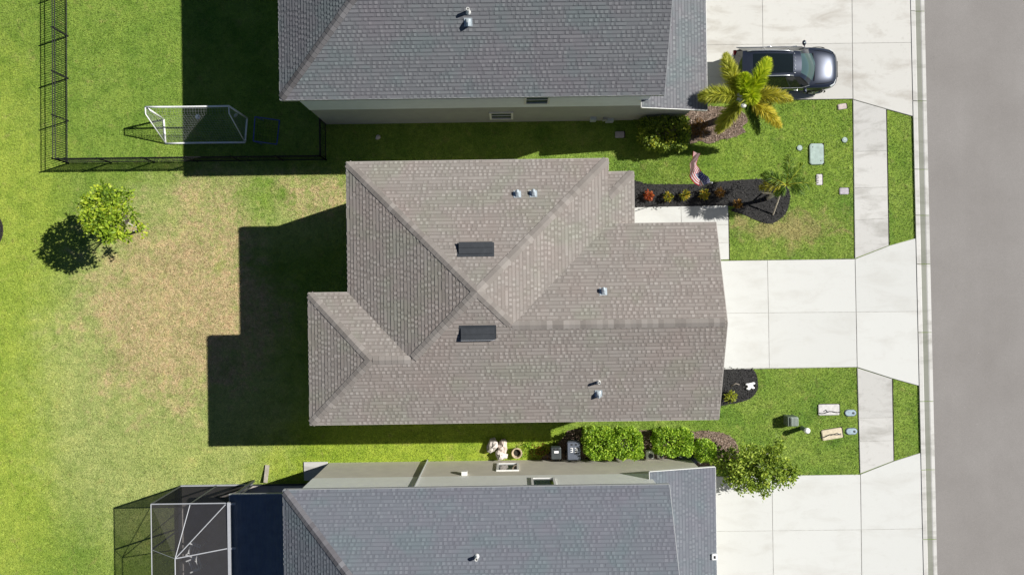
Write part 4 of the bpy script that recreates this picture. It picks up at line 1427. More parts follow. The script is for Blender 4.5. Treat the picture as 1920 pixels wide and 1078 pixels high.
# ------------------------------------------------------------------ palms
def frond(pts, mat, parent, n_step=46, leaf=.34, plume=7, width=1.0, tone=0.0, seed=0, droop=.25):
    """one arching leaf: rachis through bezier pts, leaflets set all round it"""
    r = np.random.default_rng(seed)
    p0, p1, p2 = [np.array(p) for p in pts]
    bez = lambda s: (1 - s) ** 2 * p0 + 2 * s * (1 - s) * p1 + s * s * p2
    mb = MB().tube([tuple(bez(s)) for s in np.linspace(0, 1, 8)], [.03, .026, .022, .018, .015, .012, .008, .004], 5)
    rach = mb.obj('frond_stalk', LM['palm_olive'], parent)
    rach.data.attributes.new('rnd', 'FLOAT', 'FACE').data.foreach_set('value', np.full(len(rach.data.polygons), .6, np.float32))
    P = []; D = []; Ln = []
    for s in np.linspace(.16, 1.0, n_step):
        q = bez(s); tan = bez(min(s + .02, 1.02)) - bez(s - .02); tan /= np.linalg.norm(tan)
        side = np.cross(tan, [0, 0, 1]); side /= np.linalg.norm(side); up = np.cross(side, tan)
        for k in range(plume):
            a = 2 * math.pi * (k + r.random()) / plume
            # flatter above and below than to the sides
            out_ = side * math.cos(a) * width + up * math.sin(a) * .65
            d = out_ + tan * r.uniform(.5, .9) + np.array([0, 0, -droop * .5])
            P.append(q); D.append(d)
            Ln.append(leaf * (math.sin(math.pi * min(.98, .18 + .74 * s)) ** .7) * r.uniform(.8, 1.15))
    P = np.array(P); D = np.array(D); Ln = np.array(Ln)
    rnd = np.clip(r.random(len(P)) * .6 + .2 + tone + .15 * (np.array([i // plume for i in range(len(P))]) / n_step - .5), 0, 1)
    return leaf_mesh('frond', P, D, Ln, .031 * np.ones(len(P)), mat, parent, rnd, .3)


pb = P3(1360, 222)
palm = thing('foxtail_palm', 'tall foxtail palm with lime and orange plumes next to the parked car', 'palm tree', pb)
hc = 3.15
cxp, cyp = W(1398, 186, hc)
MB().tube([pb, (pb[0] + .02, pb[1], 1.0), ((pb[0] + cxp) / 2, (pb[1] + cyp) / 2, 1.8), (cxp, cyp, 2.5)], [.17, .14, .12, .11], 12).obj('trunk', bark_pale, palm, True)
MB().tube([(cxp, cyp, 2.45), (cxp, cyp, hc)], [.115, .07], 12).obj('crownshaft', simple('crownshaft_green', (.16, .24, .08), .6), palm, True)
FR = [((1362, 104), 4.1, (1368, 146), 4.9, 'palm_olive', .36, .12), ((1440, 112), 4.7, (1425, 150), 5.0, 'palm_lime', .34, .06), ((1395, 140), 4.9, (1396, 160), 4.9, 'palm_lime', .30, .0),
      ((1414, 192), 4.8, (1408, 165), 5.1, 'palm_lime', .30, .05), ((1314, 183), 4.5, (1350, 170), 5.0, 'palm_olive', .36, 0.0), ((1482, 186), 3.6, (1440, 168), 4.7, 'palm_gold', .34, -.12),
      ((1462, 236), 3.0, (1435, 200), 4.4, 'palm_gold', .32, .15), ((1346, 246), 2.8, (1372, 205), 4.3, 'palm_olive', .36, .08), ((1422, 250), 2.6, (1412, 205), 4.1, 'palm_green', .26, -.1)]
for i, ((tx, ty), tz, (mx_, my), mz, mt, lf, tn) in enumerate(FR):
    frond([(cxp, cyp, hc), P3(mx_, my, mz - 1.0), P3(tx, ty, tz - .95)], LM[mt], palm, 70, lf * 1.45, 14, 1.0, tn, 40 + i)
wx, wy = W(1395, 198, 3.8)
sphere(MB(), (wx, wy, 3.75), .10, 1.2, .9, .8).obj('pale_sheath', simple('palm_sheath_pale', (.75, .74, .68), .6), palm, True)

pb2 = P3(1440, 373)
palm2 = thing('young_palm', 'young feathery green palm held by wooden braces in black mulch', 'palm tree', pb2)
h2 = 2.5
c2 = W(1474, 347, h2)
MB().tube([pb2, ((pb2[0] + c2[0]) / 2, (pb2[1] + c2[1]) / 2 - .03, 1.3), (*c2, h2)], [.09, .075, .055], 10).obj('trunk', bark_pale, palm2, True)
FR2 = [((1426, 352), 2.1, (1448, 345), 2.9, 'palm_gold', .28, -.2), ((1430, 327), 2.3, (1452, 332), 3.0, 'palm_green', .30, -.12), ((1480, 290), 2.4, (1480, 318), 3.1, 'palm_green', .28, .0),
       ((1506, 308), 2.3, (1492, 326), 3.1, 'palm_green', .28, .05), ((1528, 345), 2.2, (1504, 340), 3.0, 'palm_green', .30, .05), ((1508, 362), 2.0, (1494, 352), 2.8, 'palm_green', .28, -.1),
       ((1456, 366), 2.0, (1466, 356), 2.7, 'palm_green', .26, -.15)]
for i, ((tx, ty), tz, (mx_, my), mz, mt, lf, tn) in enumerate(FR2):
    frond([(*c2, h2), P3(mx_, my, mz), P3(tx, ty, tz)], LM[mt], palm2, 40, lf * 1.35, 5, 1.25, tn, 60 + i)
wood = simple('brace_lumber', (.50, .44, .35), .8, var=.2, scale=12)
brace_top = (pb2[0] + .18, pb2[1] + .06, 1.05)
for px, py in ((1449, 404), (1428, 362), (1466, 352)):
    f = P3(px, py)
    MB().tube([f, brace_top], .035, 4).obj('brace', wood, palm2)

# ------------------------------------------------------------------ mulch beds
def bed(name, label, pts, base, chip, n, z=.03, smooth=True, cat='mulch'):
    poly = PP(smooth_poly(pts, 5) if smooth else pts)
    mb = MB().prism(poly, -.02, z, .012)
    xs = [p[0] for p in poly]; ys = [p[1] for p in poly]
    X = RNG.uniform(min(xs), max(xs), n * 3); Y = RNG.uniform(min(ys), max(ys), n * 3)
    k = inpoly(X, Y, poly); X, Y = X[k][:n], Y[k][:n]
    o = mb.obj(name, base)
    tag(o, label, cat, kind='stuff')
    n = len(X)
    P = np.c_[X, Y, np.full(n, z) + RNG.uniform(-.005, .03, n)]
    D = RNG.normal(size=(n, 3)) * np.array([1, 1, .25])
    leaf_mesh('mulch_chips', P, D, RNG.uniform(.05, .14, n), RNG.uniform(.02, .045, n), chip, o, RNG.random(n) ** 1.6, 1.5)['kind'] = 'stuff'
    EXCL.append(poly)
    return o


bed('mulch_bed', 'black mulch bed in front of the porch with a row of crotons',
    [(1150, 336), (1200, 341), (1215, 345), (1300, 345), (1380, 338), (1430, 336), (1462, 341), (1479, 357), (1480, 382), (1470, 404), (1448, 419), (1425, 416), (1395, 403), (1370, 395), (1366, 386), (1150, 391)],
    M['mulch_black'], M['chip_black'], 3200)
bed('mulch_bed', 'black mulch bed by the garage corner of the middle house',
    [(1335, 691), (1375, 690), (1408, 691), (1419, 705), (1420, 730), (1408, 746), (1390, 753), (1370, 757), (1335, 757)], M['mulch_black'], M['chip_black'], 1000)
bed('mulch_bed', 'brown bark mulch bed around the foxtail palm', [(1245, 208), (1330, 200), (1375, 204), (1395, 214), (1402, 228), (1392, 238), (1396, 248), (1372, 259), (1352, 262), (1330, 270), (1312, 265), (1292, 270), (1245, 262)], M['mulch_brown'], M['chip_brown'], 2600)
bed('mulch_bed', 'brown bark mulch bed under the spreading tree', [(1300, 813), (1340, 809), (1372, 820), (1384, 842), (1380, 870), (1300, 870)], M['mulch_brown'], M['chip_brown'], 1300)
bed('mulch_bed', 'thin dry mulch strip in front of the hedge', [(1068, 806), (1120, 803), (1200, 806), (1300, 808), (1305, 830), (1305, 872), (1030, 872), (1040, 840), (1060, 815)], M['mulch_brown'], M['chip_brown'], 2200, .012)

# ring of edging round a tree bed at the left edge
rc = W(-36, 432)
rr = [(rc[0] + math.cos(a) * 1.02, rc[1] + math.sin(a) * 1.02) for a in np.linspace(0, 2 * math.pi, 40, endpoint=False)]
o = bed('mulch_bed', 'round dark mulch bed cut off by the left edge of the picture', [(-36 + 42 * math.cos(a), 432 + 42 * math.sin(a)) for a in np.linspace(0, 2 * math.pi, 24, endpoint=False)], M['mulch_black'], M['chip_black'], 500, smooth=False)
MB().tube([(*p, .03) for p in rr] + [(*rr[0], .03)], .035, 5).obj('edging', M['soil'], o)

# ------------------------------------------------------------------ crotons
CR = [(1217, 366, 'red', .30, 'orange red croton nearest the house, first in the row of small plants'),
      (1254, 368, 'gold', .28, 'yellow green croton, second in the row from the house'),
      (1286, 365, 'gold', .30, 'yellow green croton with orange tips, third in the row from the house'),
      (1323, 364, 'gold', .28, 'olive yellow croton just below the flag, fourth in the row'),
      (1352, 361, 'bronze', .28, 'bronze orange croton, fifth in the row of small plants'),
      (1386, 382, 'bronze', .25, 'dark bronze croton set lower than the row, nearest the braced palm')]
for i, (px, py, mt, rad, lb) in enumerate(CR):
    x, y = W(px, py, .4)
    r = thing('croton', lb, 'plant', (x, y, .03), 'crotons in the black mulch bed')
    stems(r, (x, y, .02), [(x + random.uniform(-.15, .15), y + random.uniform(-.15, .15), .38) for _ in range(6)], .012, bark, 'stem')
    rg = np.random.default_rng(70 + i)
    n = 130
    d = unit(rg.normal(size=(n, 3)) * np.array([1, 1, .6]) + np.array([0, 0, .45]))
    P = np.array([x, y, .22]) + d * rad * rg.uniform(.1, .65, (n, 1))
    leaf_mesh('leaves', P, d + rg.normal(size=d.shape) * .3, rg.uniform(.10, .17, n), rg.uniform(.045, .07, n), LM[mt], r, rg.random(n))
x, y = W(1371, 744, .3)
r = thing('lime_plant', 'small lime green plant in the mulch by the garage corner', 'plant', (x, y, .03))
stems(r, (x, y, .02), [(x + random.uniform(-.15, .15), y + random.uniform(-.15, .15), .3) for _ in range(5)], .01, bark, 'stem')
rg = np.random.default_rng(90); n = 110
d = unit(rg.normal(size=(n, 3)) * np.array([1, 1, .5]) + np.array([0, 0, .4]))
leaf_mesh('leaves', np.array([x, y, .2]) + d * .33 * rg.uniform(.1, .75, (n, 1)), d + rg.normal(size=d.shape) * .3, .13, .07, LM['tips'], r, rg.random(n) * .6)
# weeds beside the bins
for (px, py, lb) in ((992, 838, 'leafy weed clump between the clay pot and the bins'), (1014, 846, 'low dry weed clump just left of the dark bin')):
    x, y = W(px, py, .1)
    r = thing('weed_clump', lb, 'weeds', (x, y, 0))
    rg = np.random.default_rng(px); n = 150
    P = np.c_[x + rg.normal(size=n) * .26, y + rg.normal(size=n) * .2, rg.uniform(.01, .1, n)]
    leaf_mesh('leaves', P, rg.normal(size=(n, 3)) + np.array([0, 0, .8]), .13, .05, LM['hedge'] if px < 1000 else LM['bronze'], r, rg.random(n))


# ================================================================== PARKED CAR
CX, CY = 12.20, (539 - 139.5) / 41.0
_ca = W(960 + CX * 41, 139.5)
CX, CY = _ca
car = thing('parked_car', 'dark blue grey estate car with silver roof rails parked on the driveway', 'car', (CX, CY, .05))
m, t, out = material('car_paint')
principled(t, out, t.ramp(t.noise(180.0, 2.0, 0.5, t.pos()), [(0.3, (.016, .021, .037)), (.7, (.024, .031, .050))]), .33, .5, None, .5, Coat_Weight=1.0, Coat_Roughness=.04)
paint = m
m, t, out = material('car_windscreen')
principled(t, out, (.050, .085, .085), .05, 0.0, None, .8)
wsglass = m
m, t, out = material('car_dark_glass')
principled(t, out, (.008, .012, .013), .05, 0.0, None, .7)
dglass = m
chrome = simple('bright_trim', (.72, .73, .75), .25, .8, var=.03, bump=0)
rubber = simple('tyre_rubber', (.018, .018, .018), .8, var=.1)
rimm = simple('alloy_rim', (.40, .41, .43), .3, .8, var=.05, bump=0)
lamp = simple('headlamp_lens', (.62, .66, .70), .1, .3, var=.03, bump=0)
redl = simple('tail_lamp', (.30, .012, .01), .2, var=.05, bump=0)
T = lambda x, y, z: (CX + x, CY + y, .05 + z)
SEC = [(-2.38, .62, .50, .80, .90), (-2.33, .78, .40, .95, 1.02), (-2.15, .90, .30, 1.00, 1.05), (-1.7, .945, .26, 1.01, 1.04), (-1.0, .955, .25, 1.0, 1.02), (-.2, .955, .25, .98, 1.0), (.6, .955, .25, .965, .99),
       (1.05, .95, .25, .955, 1.035), (1.35, .945, .25, .93, 1.035), (1.75, .925, .26, .87, .985), (2.05, .87, .31, .80, .92), (2.24, .76, .36, .72, .83), (2.34, .62, .42, .64, .72), (2.385, .48, .48, .58, .63)]
rings = []
for (x, w, zb, zs, zt) in SEC:
    hp = [(0.0, zb), (.72 * w, zb), (.96 * w, zb + .07), (1.0 * w, zb + .4 * (zs - zb)), (.985 * w, zs - .13), (.95 * w, zs - .03), (.87 * w, zs + .25 * (zt - zs)), (.62 * w, zs + .78 * (zt - zs)), (.30 * w, zt - .008), (0.0, zt)]
    ring = hp + [(-a, b) for a, b in hp[-2:0:-1]]
    rings.append([T(x, a, b) for a, b in ring])
body = MB().loft(rings).obj('body', paint, car, True)
md = body.modifiers.new('round', 'SUBSURF'); md.levels = 2; md.render_levels = 2


def patch(name, rows, mat, parent=car, smooth=True):
    mb = MB(); mb.loft(rows, False, False, closed=False)
    return mb.obj(name, mat, parent, smooth)


def lerp3(a, b, f):
    return tuple(a[i] + (b[i] - a[i]) * f for i in range(3))


NS = 9
ys = np.linspace(-1, 1, NS)
roof_x = np.linspace(-2.12, .36, 11)


def roof_pt(x, s):
    f = (x + 2.12) / 2.48
    hw = .60 - .045 * f + .015 * math.sin(math.pi * f)
    z = 1.555 + .115 * math.sin(math.pi * (0.12 + .80 * f)) - .045 * s * s - (.03 if abs(s) > .99 else 0)
    bow = .06 * (1 - s * s) * (1 if f > .5 else -1) * abs(2 * f - 1) ** 3
    return T(x + bow, s * hw, z)


patch('roof', [[roof_pt(x, s) for s in ys] for x in roof_x], paint)
patch('sunroof', [[(p[0], p[1], p[2] + .006) for p in (roof_pt(x, s) for s in np.linspace(-.72, .72, 7))] for x in np.linspace(-1.7, .02, 8)], dglass)
cowl = [T(1.27 - .30 * s * s, s * .80, .995 - .02 * s * s) for s in ys]
rtop = [roof_pt(.36, s) for s in ys]
ws_rows = []
for f in np.linspace(0, 1, 7):
    ws_rows.append([tuple(np.array(lerp3(c, r, f)) + np.array((0, 0, .06 * math.sin(math.pi * f)))) for c, r in zip(cowl, rtop)])
patch('windscreen', [row[1:-1] for row in ws_rows], wsglass)
patch('front_pillar', [row[0:2] for row in ws_rows], paint)
patch('front_pillar', [row[-2:] for row in ws_rows], paint)
tail = [T(-2.36 + .10 * s * s, s * .74, 1.03) for s in ys]
rback = [roof_pt(-2.12, s) for s in ys]
patch('tailgate_glass', [[lerp3(a, b, f) for a, b in zip(rback, tail)] for f in np.linspace(0, 1, 4)], dglass)
side_x = [-2.26, -1.95, -1.45, -1.05, -.98, -.45, .1, .16, .62, .97]
for sg in (-1, 1):
    lo_ = [T(x, sg * (.905 if x < .6 else .905 - .28 * (x - .6)), 1.0 if x < .6 else 1.0) for x in side_x]
    hi_ = [roof_pt(-2.12 + (x + 2.26) * (2.48 / 3.23), sg) for x in side_x]
    for i in range(len(side_x) - 1):
        pil = i in (3, 6)
        a, b, c, d = lo_[i], lo_[i + 1], hi_[i + 1], hi_[i]
        order = (0, 1, 2, 3) if sg < 0 else (3, 2, 1, 0)
        o_ = .012 if pil else 0
        off = lambda p: (p[0], p[1] + sg * o_, p[2])
        MB().add([off(a), off(b), off(c), off(d)], [order]).obj('pillar' if pil else 'side_window', paint if pil else dglass, car)
    # roof rail, window trim, handles, mirror
    rp = [roof_pt(x, sg * .93) for x in np.linspace(-1.95, .05, 9)]
    MB().tube([(p[0], p[1], p[2] + (.055 if 0 < i < 8 else .0)) for i, p in enumerate(rp)], .022, 6).obj('roof_rail', chrome, car, True)
    MB().tube([(p[0], p[1] + sg * .012, p[2] + .005) for p in lo_], .012, 5).obj('window_trim', chrome, car)
    for hx in (-.75, .40):
        MB().tube([T(hx - .1, sg * .955, .86), T(hx - .07, sg * .985, .87), T(hx + .07, sg * .985, .87), T(hx + .1, sg * .955, .86)], .015, 6).obj('door_handle', chrome, car)
    mm = MB()
    sphere(mm, T(.74, sg * 1.06, 1.06), .12, .75, 1.0, .65)
    mo = mm.obj('wing_mirror', paint, car, True)
    MB().tube([T(.78, sg * .9, 1.0), T(.75, sg * 1.0, 1.03)], .03, 6).obj('mirror_arm', paint, mo)
    # lamps
    patch('headlamp', [[T(2.30, sg * .50, .70), T(2.20, sg * .70, .74), T(2.02, sg * .84, .79)], [T(2.22, sg * .50, .82), T(2.12, sg * .70, .835), T(1.93, sg * .80, .86)]][::sg], lamp)
    MB().box(*sorted((CX - 2.36, CX - 2.24)), *sorted((CY + sg * .60, CY + sg * .80)), .92, 1.04).obj('tail_lamp', redl, car)
    for wx_ in (-1.45, 1.46):
        wh = MB()
        rg_ = []
        for (rad, yy) in ((.20, .70), (.35, .72), (.37, .78), (.37, .90), (.35, .955), (.27, .96)):
            rg_.append([T(wx_ + rad * math.cos(a), sg * yy, .37 - .05 + .0 + rad * math.sin(a) + .0) for a in np.linspace(0, 2 * math.pi, 20, endpoint=False)])
        wo2 = wh.loft(rg_, False, False).obj('tyre', rubber, car, True)
        rb = MB()
        rb.loft([[T(wx_ + .27 * math.cos(a), sg * .955, .32 + .27 * math.sin(a)) for a in np.linspace(0, 2 * math.pi, 20, endpoint=False)], [T(wx_ + .22 * math.cos(a), sg * .925, .32 + .22 * math.sin(a)) for a in np.linspace(0, 2 * math.pi, 20, endpoint=False)]], False, True)
        for a in np.linspace(0, 2 * math.pi, 5, endpoint=False):
            rb.tube([T(wx_ + .04 * math.cos(a), sg * .957, .32 + .04 * math.sin(a)), T(wx_ + .25 * math.cos(a), sg * .95, .32 + .25 * math.sin(a))], .025, 4)
        rb.obj('rim', rimm, wo2)
        ar = MB().loft([[T(wx_ + rr_ * math.cos(a), sg * yy, .33 + rr_ * math.sin(a)) for a in np.linspace(-.1, math.pi + .1, 14)] for rr_, yy in ((.40, .952), (.44, .968), (.47, .957))], False, False, closed=False)
        ar.obj('wheel_arch', M['black'], car)
patch('grille', [[T(2.395, s * .36, .44), T(2.40, s * .36, .62)] for s in np.linspace(-1, 1, 5)], M['black'])
for s in (-.62, .62):
    MB().tube([T(1.25, s * 1.2, 1.015), T(1.7, s * 1.14, .965), T(2.08, s * .98, .895)], .010, 5).obj('bonnet_seam', M['black'], car)
MB().tube([T(1.18, -.62, 1.03), T(1.20, .0, 1.06), T(1.16, .1, 1.07)], .012, 5).obj('wiper', M['black'], car)
MB().tube([T(1.15, .05, 1.06), T(1.14, .62, 1.03)], .012, 5).obj('wiper', M['black'], car)
for i in range(6):  # row of reflected glints on the roof, built as chrome beads
    sphere(MB(), (0, 0, 0), .022).obj('roof_glint', chrome, car, True, loc=(*roof_pt(.08, -.75 + i * .3)[:2], roof_pt(.08, -.75 + i * .3)[2] + .012))

# ================================================================== FLAG
fb = P3(1304, 360); ftop_xy = W(1334, 343, 2.85)
flag = thing('flag', 'american stars and stripes flag flying from a thin pole over the mulch bed', 'flag', fb)
top = Vector((*ftop_xy, 2.85))
MB().tube([fb, tuple(top)], [.022, .014], 8).obj('pole', M['metal_dark'], flag)
sphere(MB(), (top.x, top.y, top.z + .03), .045).obj('finial', simple('grey_finial', (.35, .36, .36), .4, .3), flag, True)
path_px = [(1332, 343), (1328, 333), (1318, 325), (1312, 315), (1306, 308), (1309, 297), (1313, 288)]
nU, nV = 40, 26
FW = .92
fly = [np.array(P3(px, py, 2.78 - .05 * i)) for i, (px, py) in enumerate(path_px)]


def fl(u, v):
    k = u * (len(fly) - 1); i = min(int(k), len(fly) - 2); f = k - i
    p0, p1, p2, p3 = fly[max(i - 1, 0)], fly[i], fly[i + 1], fly[min(i + 2, len(fly) - 1)]
    p = .5 * (2 * p1 + (p2 - p0) * f + (2 * p0 - 5 * p1 + 4 * p2 - p3) * f * f + (3 * p1 - 3 * p2 + p3 - p0) * f ** 3)
    tan = fly[min(i + 1, len(fly) - 1)] - fly[i]; tan[2] = 0; tan /= np.linalg.norm(tan)
    side = np.array([tan[1], -tan[0], 0.0])
    # the cloth hangs from its upper edge and leans sideways, with folds
    lean = .72 + .30 * math.sin(u * 5.0 + .4)
    fold = .05 * math.sin(u * 11 + v * 3)
    return p - side * (lean * v * FW * .55 + fold * v) + np.array([0, 0, -v * FW * .24 + .06 * math.sin(u * 9 + v * 5)])


fv = [tuple(fl(i / nU, j / nV)) for j in range(nV + 1) for i in range(nU + 1)]
ff = []; fm = []
for j in range(nV):
    for i in range(nU):
        ff.append((j * (nU + 1) + i, j * (nU + 1) + i + 1, (j + 1) * (nU + 1) + i + 1, (j + 1) * (nU + 1) + i))
        canton = i < nU * .4 and j < nV * 7 / 13
        fm.append(2 if canton else ((j * 13 // nV) % 2))
def flagmat(name, c):
    m, t, out = material(name)
    df_ = t.node('ShaderNodeBsdfDiffuse'); tr_ = t.node('ShaderNodeBsdfTranslucent'); mx_ = t.node('ShaderNodeMixShader')
    n_ = t.ramp(t.noise(30.0, 2.0, .5, t.pos()), [(.3, tuple(x * .94 for x in c)), (.7, c)])
    t.put(df_.inputs[0], n_); t.put(tr_.inputs[0], n_); mx_.inputs[0].default_value = .45
    t.l.new(df_.outputs[0], mx_.inputs[1]); t.l.new(tr_.outputs[0], mx_.inputs[2]); t.l.new(mx_.outputs[0], out.inputs['Surface'])
    return m


cred = flagmat('flag_red', (.60, .06, .09)); cwhite = flagmat('flag_white', (.88, .88, .90)); m = flagmat('flag_canton', (.035, .045, .19))
cloth = mesh_obj('cloth', fv, ff, [cred, cwhite, m], flag, True, midx=fm)
# stars: five-pointed, in rows of six and five, raised off the cloth
def star(u, v):
    c = fl(u, v); du = fl(u + .01, v) - c; dv = fl(u, v + .01) - c
    du /= np.linalg.norm(du); dv /= np.linalg.norm(dv); n = np.cross(du, dv); n /= np.linalg.norm(n)
    mbs.append((c, du, dv, n))


mbs = []
for rr_ in range(9):
    for q_ in range(6 if rr_ % 2 == 0 else 5):
        star(.4 * ((q_ + (.5 if rr_ % 2 == 0 else 1.0)) / 6), (7 / 13) * (rr_ + .6) / 9.2)
sm = MB()
for c, du, dv, n in mbs:
    for s_ in (1, -1):
        pts = [tuple(c + n * s_ * .004 + (du * math.cos(a) + dv * math.sin(a)) * (.026 if k % 2 == 0 else .011)) for k, a in enumerate(np.linspace(-math.pi / 2, 1.5 * math.pi, 10, endpoint=False))]
        sm.add([tuple(c + n * s_ * .004)] + pts, [(0, 1 + k, 1 + (k + 1) % 10) for k in range(10)])
so = sm.obj('stars', cwhite, cloth)

# ================================================================== UTILITY BOXES AND SMALL THINGS
teal = simple('teal_lid', (.33, .42, .385), .7, var=.14, scale=5)
pale_pink = simple('pinkish_concrete', (.52, .44, .41), .85, var=.15, scale=8)
white_lid = simple('white_meter_lid', (.56, .54, .53), .7, var=.14, scale=9)
beige_lid = simple('beige_meter_lid', (.58, .50, .36), .7, var=.14, scale=9)
lav = simple('lavender_grey_lid', (.40, .37, .41), .7, var=.16, scale=9)
blue_lid = simple('blue_valve_lid', (.30, .39, .45), .6, var=.14, scale=9)
green_box = simple('utility_green', (.10, .13, .10), .5, var=.1)
green_top = simple('utility_green_pale', (.30, .35, .31), .5, var=.08)


def lid_box(name, label, px, py, wpx, hpx, mat, cat='utility box', z=.06, rot=0.0, rim=True, grp=None, bev=.008, rad=.035):
    """a lid in a collar, in a slot of bare soil cut in the turf"""
    x, y = W(px, py, z)
    s = ALT / FPX
    r = thing(name, label, cat, (x, y, 0), grp)
    w, h = wpx * s, hpx * s
    MB().obox((x + .045, y + .015), w + .03, h + .03, -.02, .012, rot).obj('soil_collar', M['soil'], r)
    MB().obox((x, y), w, h, 0, z - .012, rot, rad=rad).obj('collar', mat, r)
    MB().obox((x, y), w - .03, h - .03, z - .011, z, rot, 1, bev, rad).obj('lid', mat, r)
    EXCL.append([(x - w / 2, y - h / 2), (x + w / 2 + .05, y - h / 2), (x + w / 2 + .05, y + h / 2 + .02), (x - w / 2, y + h / 2 + .02)])
    return r, (x, y, w, h)


r, (x, y, w, h) = lid_box('vault_lid', 'large pale teal rectangular utility lid in the front lawn', 1531.5, 289, 26, 39, teal, z=.08, rad=.08)
MB().lathe((x - w * .28, y + h * .33), [(.025, .08), (.025, .086)], 10).obj('lid_bolt', M['metal_dark'], r)
MB().lathe((x + w * .28, y - h * .33), [(.025, .08), (.025, .086)], 10).obj('lid_bolt', M['metal_dark'], r)
r, (x, y, w, h) = lid_box('meter_box', 'white meter box lid with dark notches beside the young palm', 1536.5, 337, 11, 20, white_lid)
for i, dy in enumerate((-.14, -.04, .06, .15)):
    MB().obox((x - .08, y + dy), .09, .035, .055, .064, R(20 - 30 * (i % 2))).obj('lid_notch', M['black'], r)
lid_box('meter_box', 'lavender grey utility lid near the sidewalk, lowest on the upper front lawn', 1583, 358.5, 17, 12, lav)
lid_box('meter_box', 'pinkish broken concrete lid beside the upper driveway corner', 1579.5, 200, 16, 10, pale_pink, rot=R(8))
lid_box('meter_box', 'lavender grey utility lid in the shade by the slate roofed house', 1162, 252.5, 17, 12, lav)
for px, py, lb in ((1499.5, 277.5, 'small round pale green valve cap left of the teal lid'), (1584, 262.5, 'small round pale green valve cap near the sidewalk')):
    x, y = W(px, py, .05)
    r = thing('irrigation_valve', lb, 'valve cap', (x, y, 0))
    MB().lathe((x, y), [(.13, -.02), (.13, .03), (.115, .05), (.06, .055)], 18).obj('cap', teal, r)
    MB().lathe((x + .03, y), [(.14, -.02), (.14, .008)], 18).obj('soil_collar', M['soil'], r)
    MB().obox((x, y), .07, .02, .05, .068).obj('key_slot', M['metal_galv'], r)


def wire(px0, py0, px1, py1, parent, loop=True, h=.085):
    pts = []
    for i in range(9):
        f = i / 8
        pts.append(P3(px0 + (px1 - px0) * f, py0 + (py1 - py0) * f + (1.6 * math.sin(f * 9) if loop else 0), h + .02 * math.sin(f * math.pi)))
    MB().tube(pts, .018, 5).obj('bar_and_shadow', M['black'], parent)  # one black tube drawn for the bar and its shadow on the lid


r, _ = lid_box('meter_box', 'white rectangular meter box lid with dark lifting bar and shadow, upper of the pair', 1554.5, 768, 39, 20, white_lid, z=.07)
wire(1536, 774, 1576, 771, r)
MB().tube([P3(1545, 771, .09), P3(1549, 768, .09), P3(1553, 773, .09)], .014, 5).obj('wire_loop', M['metal_dark'], r)
r, _ = lid_box('meter_box', 'cream yellow rectangular meter box lid tilted slightly, lower of the pair', 1560.5, 813.5, 38, 19, beige_lid, z=.07, rot=R(8.5))
wire(1537, 819.5, 1577, 812, r)
MB().tube([P3(1558, 816, .09), P3(1570, 811.5, .095), P3(1577, 815, .09)], .014, 5).obj('wire_loop', M['metal_dark'], r)
for px, py, lb in ((1595, 774, 'oval pale blue valve cover beside the white meter box'), (1597, 808.5, 'oval pale blue valve cover beside the cream meter box')):
    x, y = W(px, py, .05)
    r = thing('valve_cover', lb, 'valve cover', (x, y, 0))
    prof = [(math.cos(a) * .16 + (.09 if math.cos(a) > 0 else -.09), math.sin(a) * .14) for a in np.linspace(0, 2 * math.pi, 24, endpoint=False)]
    MB().loft([[(x + a * 1.15, y + b * 1.2, -.02) for a, b in prof], [(x + a * 1.15, y + b * 1.2, .02) for a, b in prof]]).obj('collar', M['metal_dark'], r)
    MB().loft([[(x + a, y + b, .0) for a, b in prof], [(x + a, y + b, .05) for a, b in prof], [(x + a * .88, y + b * .86, .062) for a, b in prof]]).obj('lid', blue_lid, r)
    MB().lathe((x + .12, y), [(.055, .06), (.055, .07), (.03, .075)], 12).obj('lid_plug', M['metal_dark'], r)
    EXCL.append([(x - .3, y - .19), (x + .3, y - .19), (x + .3, y + .19), (x - .3, y + .19)])
# cable pedestal and round bollard
x, y = W(1484, 789, .35)
r = thing('cable_pedestal', 'squat dark green utility pedestal on the lower front lawn', 'utility box', (x, y, 0))
MB().obox((x, y), .46, .44, 0, .50, 0, 1.04, .02).obj('cabinet', green_box, r)
MB().obox((x + .06, y + .0), .36, .40, .50, .57, 0, 1.0, .03).obj('hood', green_top, r)
for i in range(5):
    MB().obox((x + .06 - .12 + i * .06, y), .018, .34, .565, .578).obj('louvre', green_box, r)
x, y = W(1511, 806, .5)
r = thing('marker_post', 'short round green post with white domed top on the lower lawn', 'marker post', (x, y, 0))
MB().lathe((x, y), [(.10, 0), (.10, .62)], 18).obj('post', simple('post_teal_grey', (.13, .18, .16), .5), r)
MB().lathe((x, y), [(.13, .62), (.13, .68), (.10, .73), (.03, .75)], 18).obj('cap', wp, r)

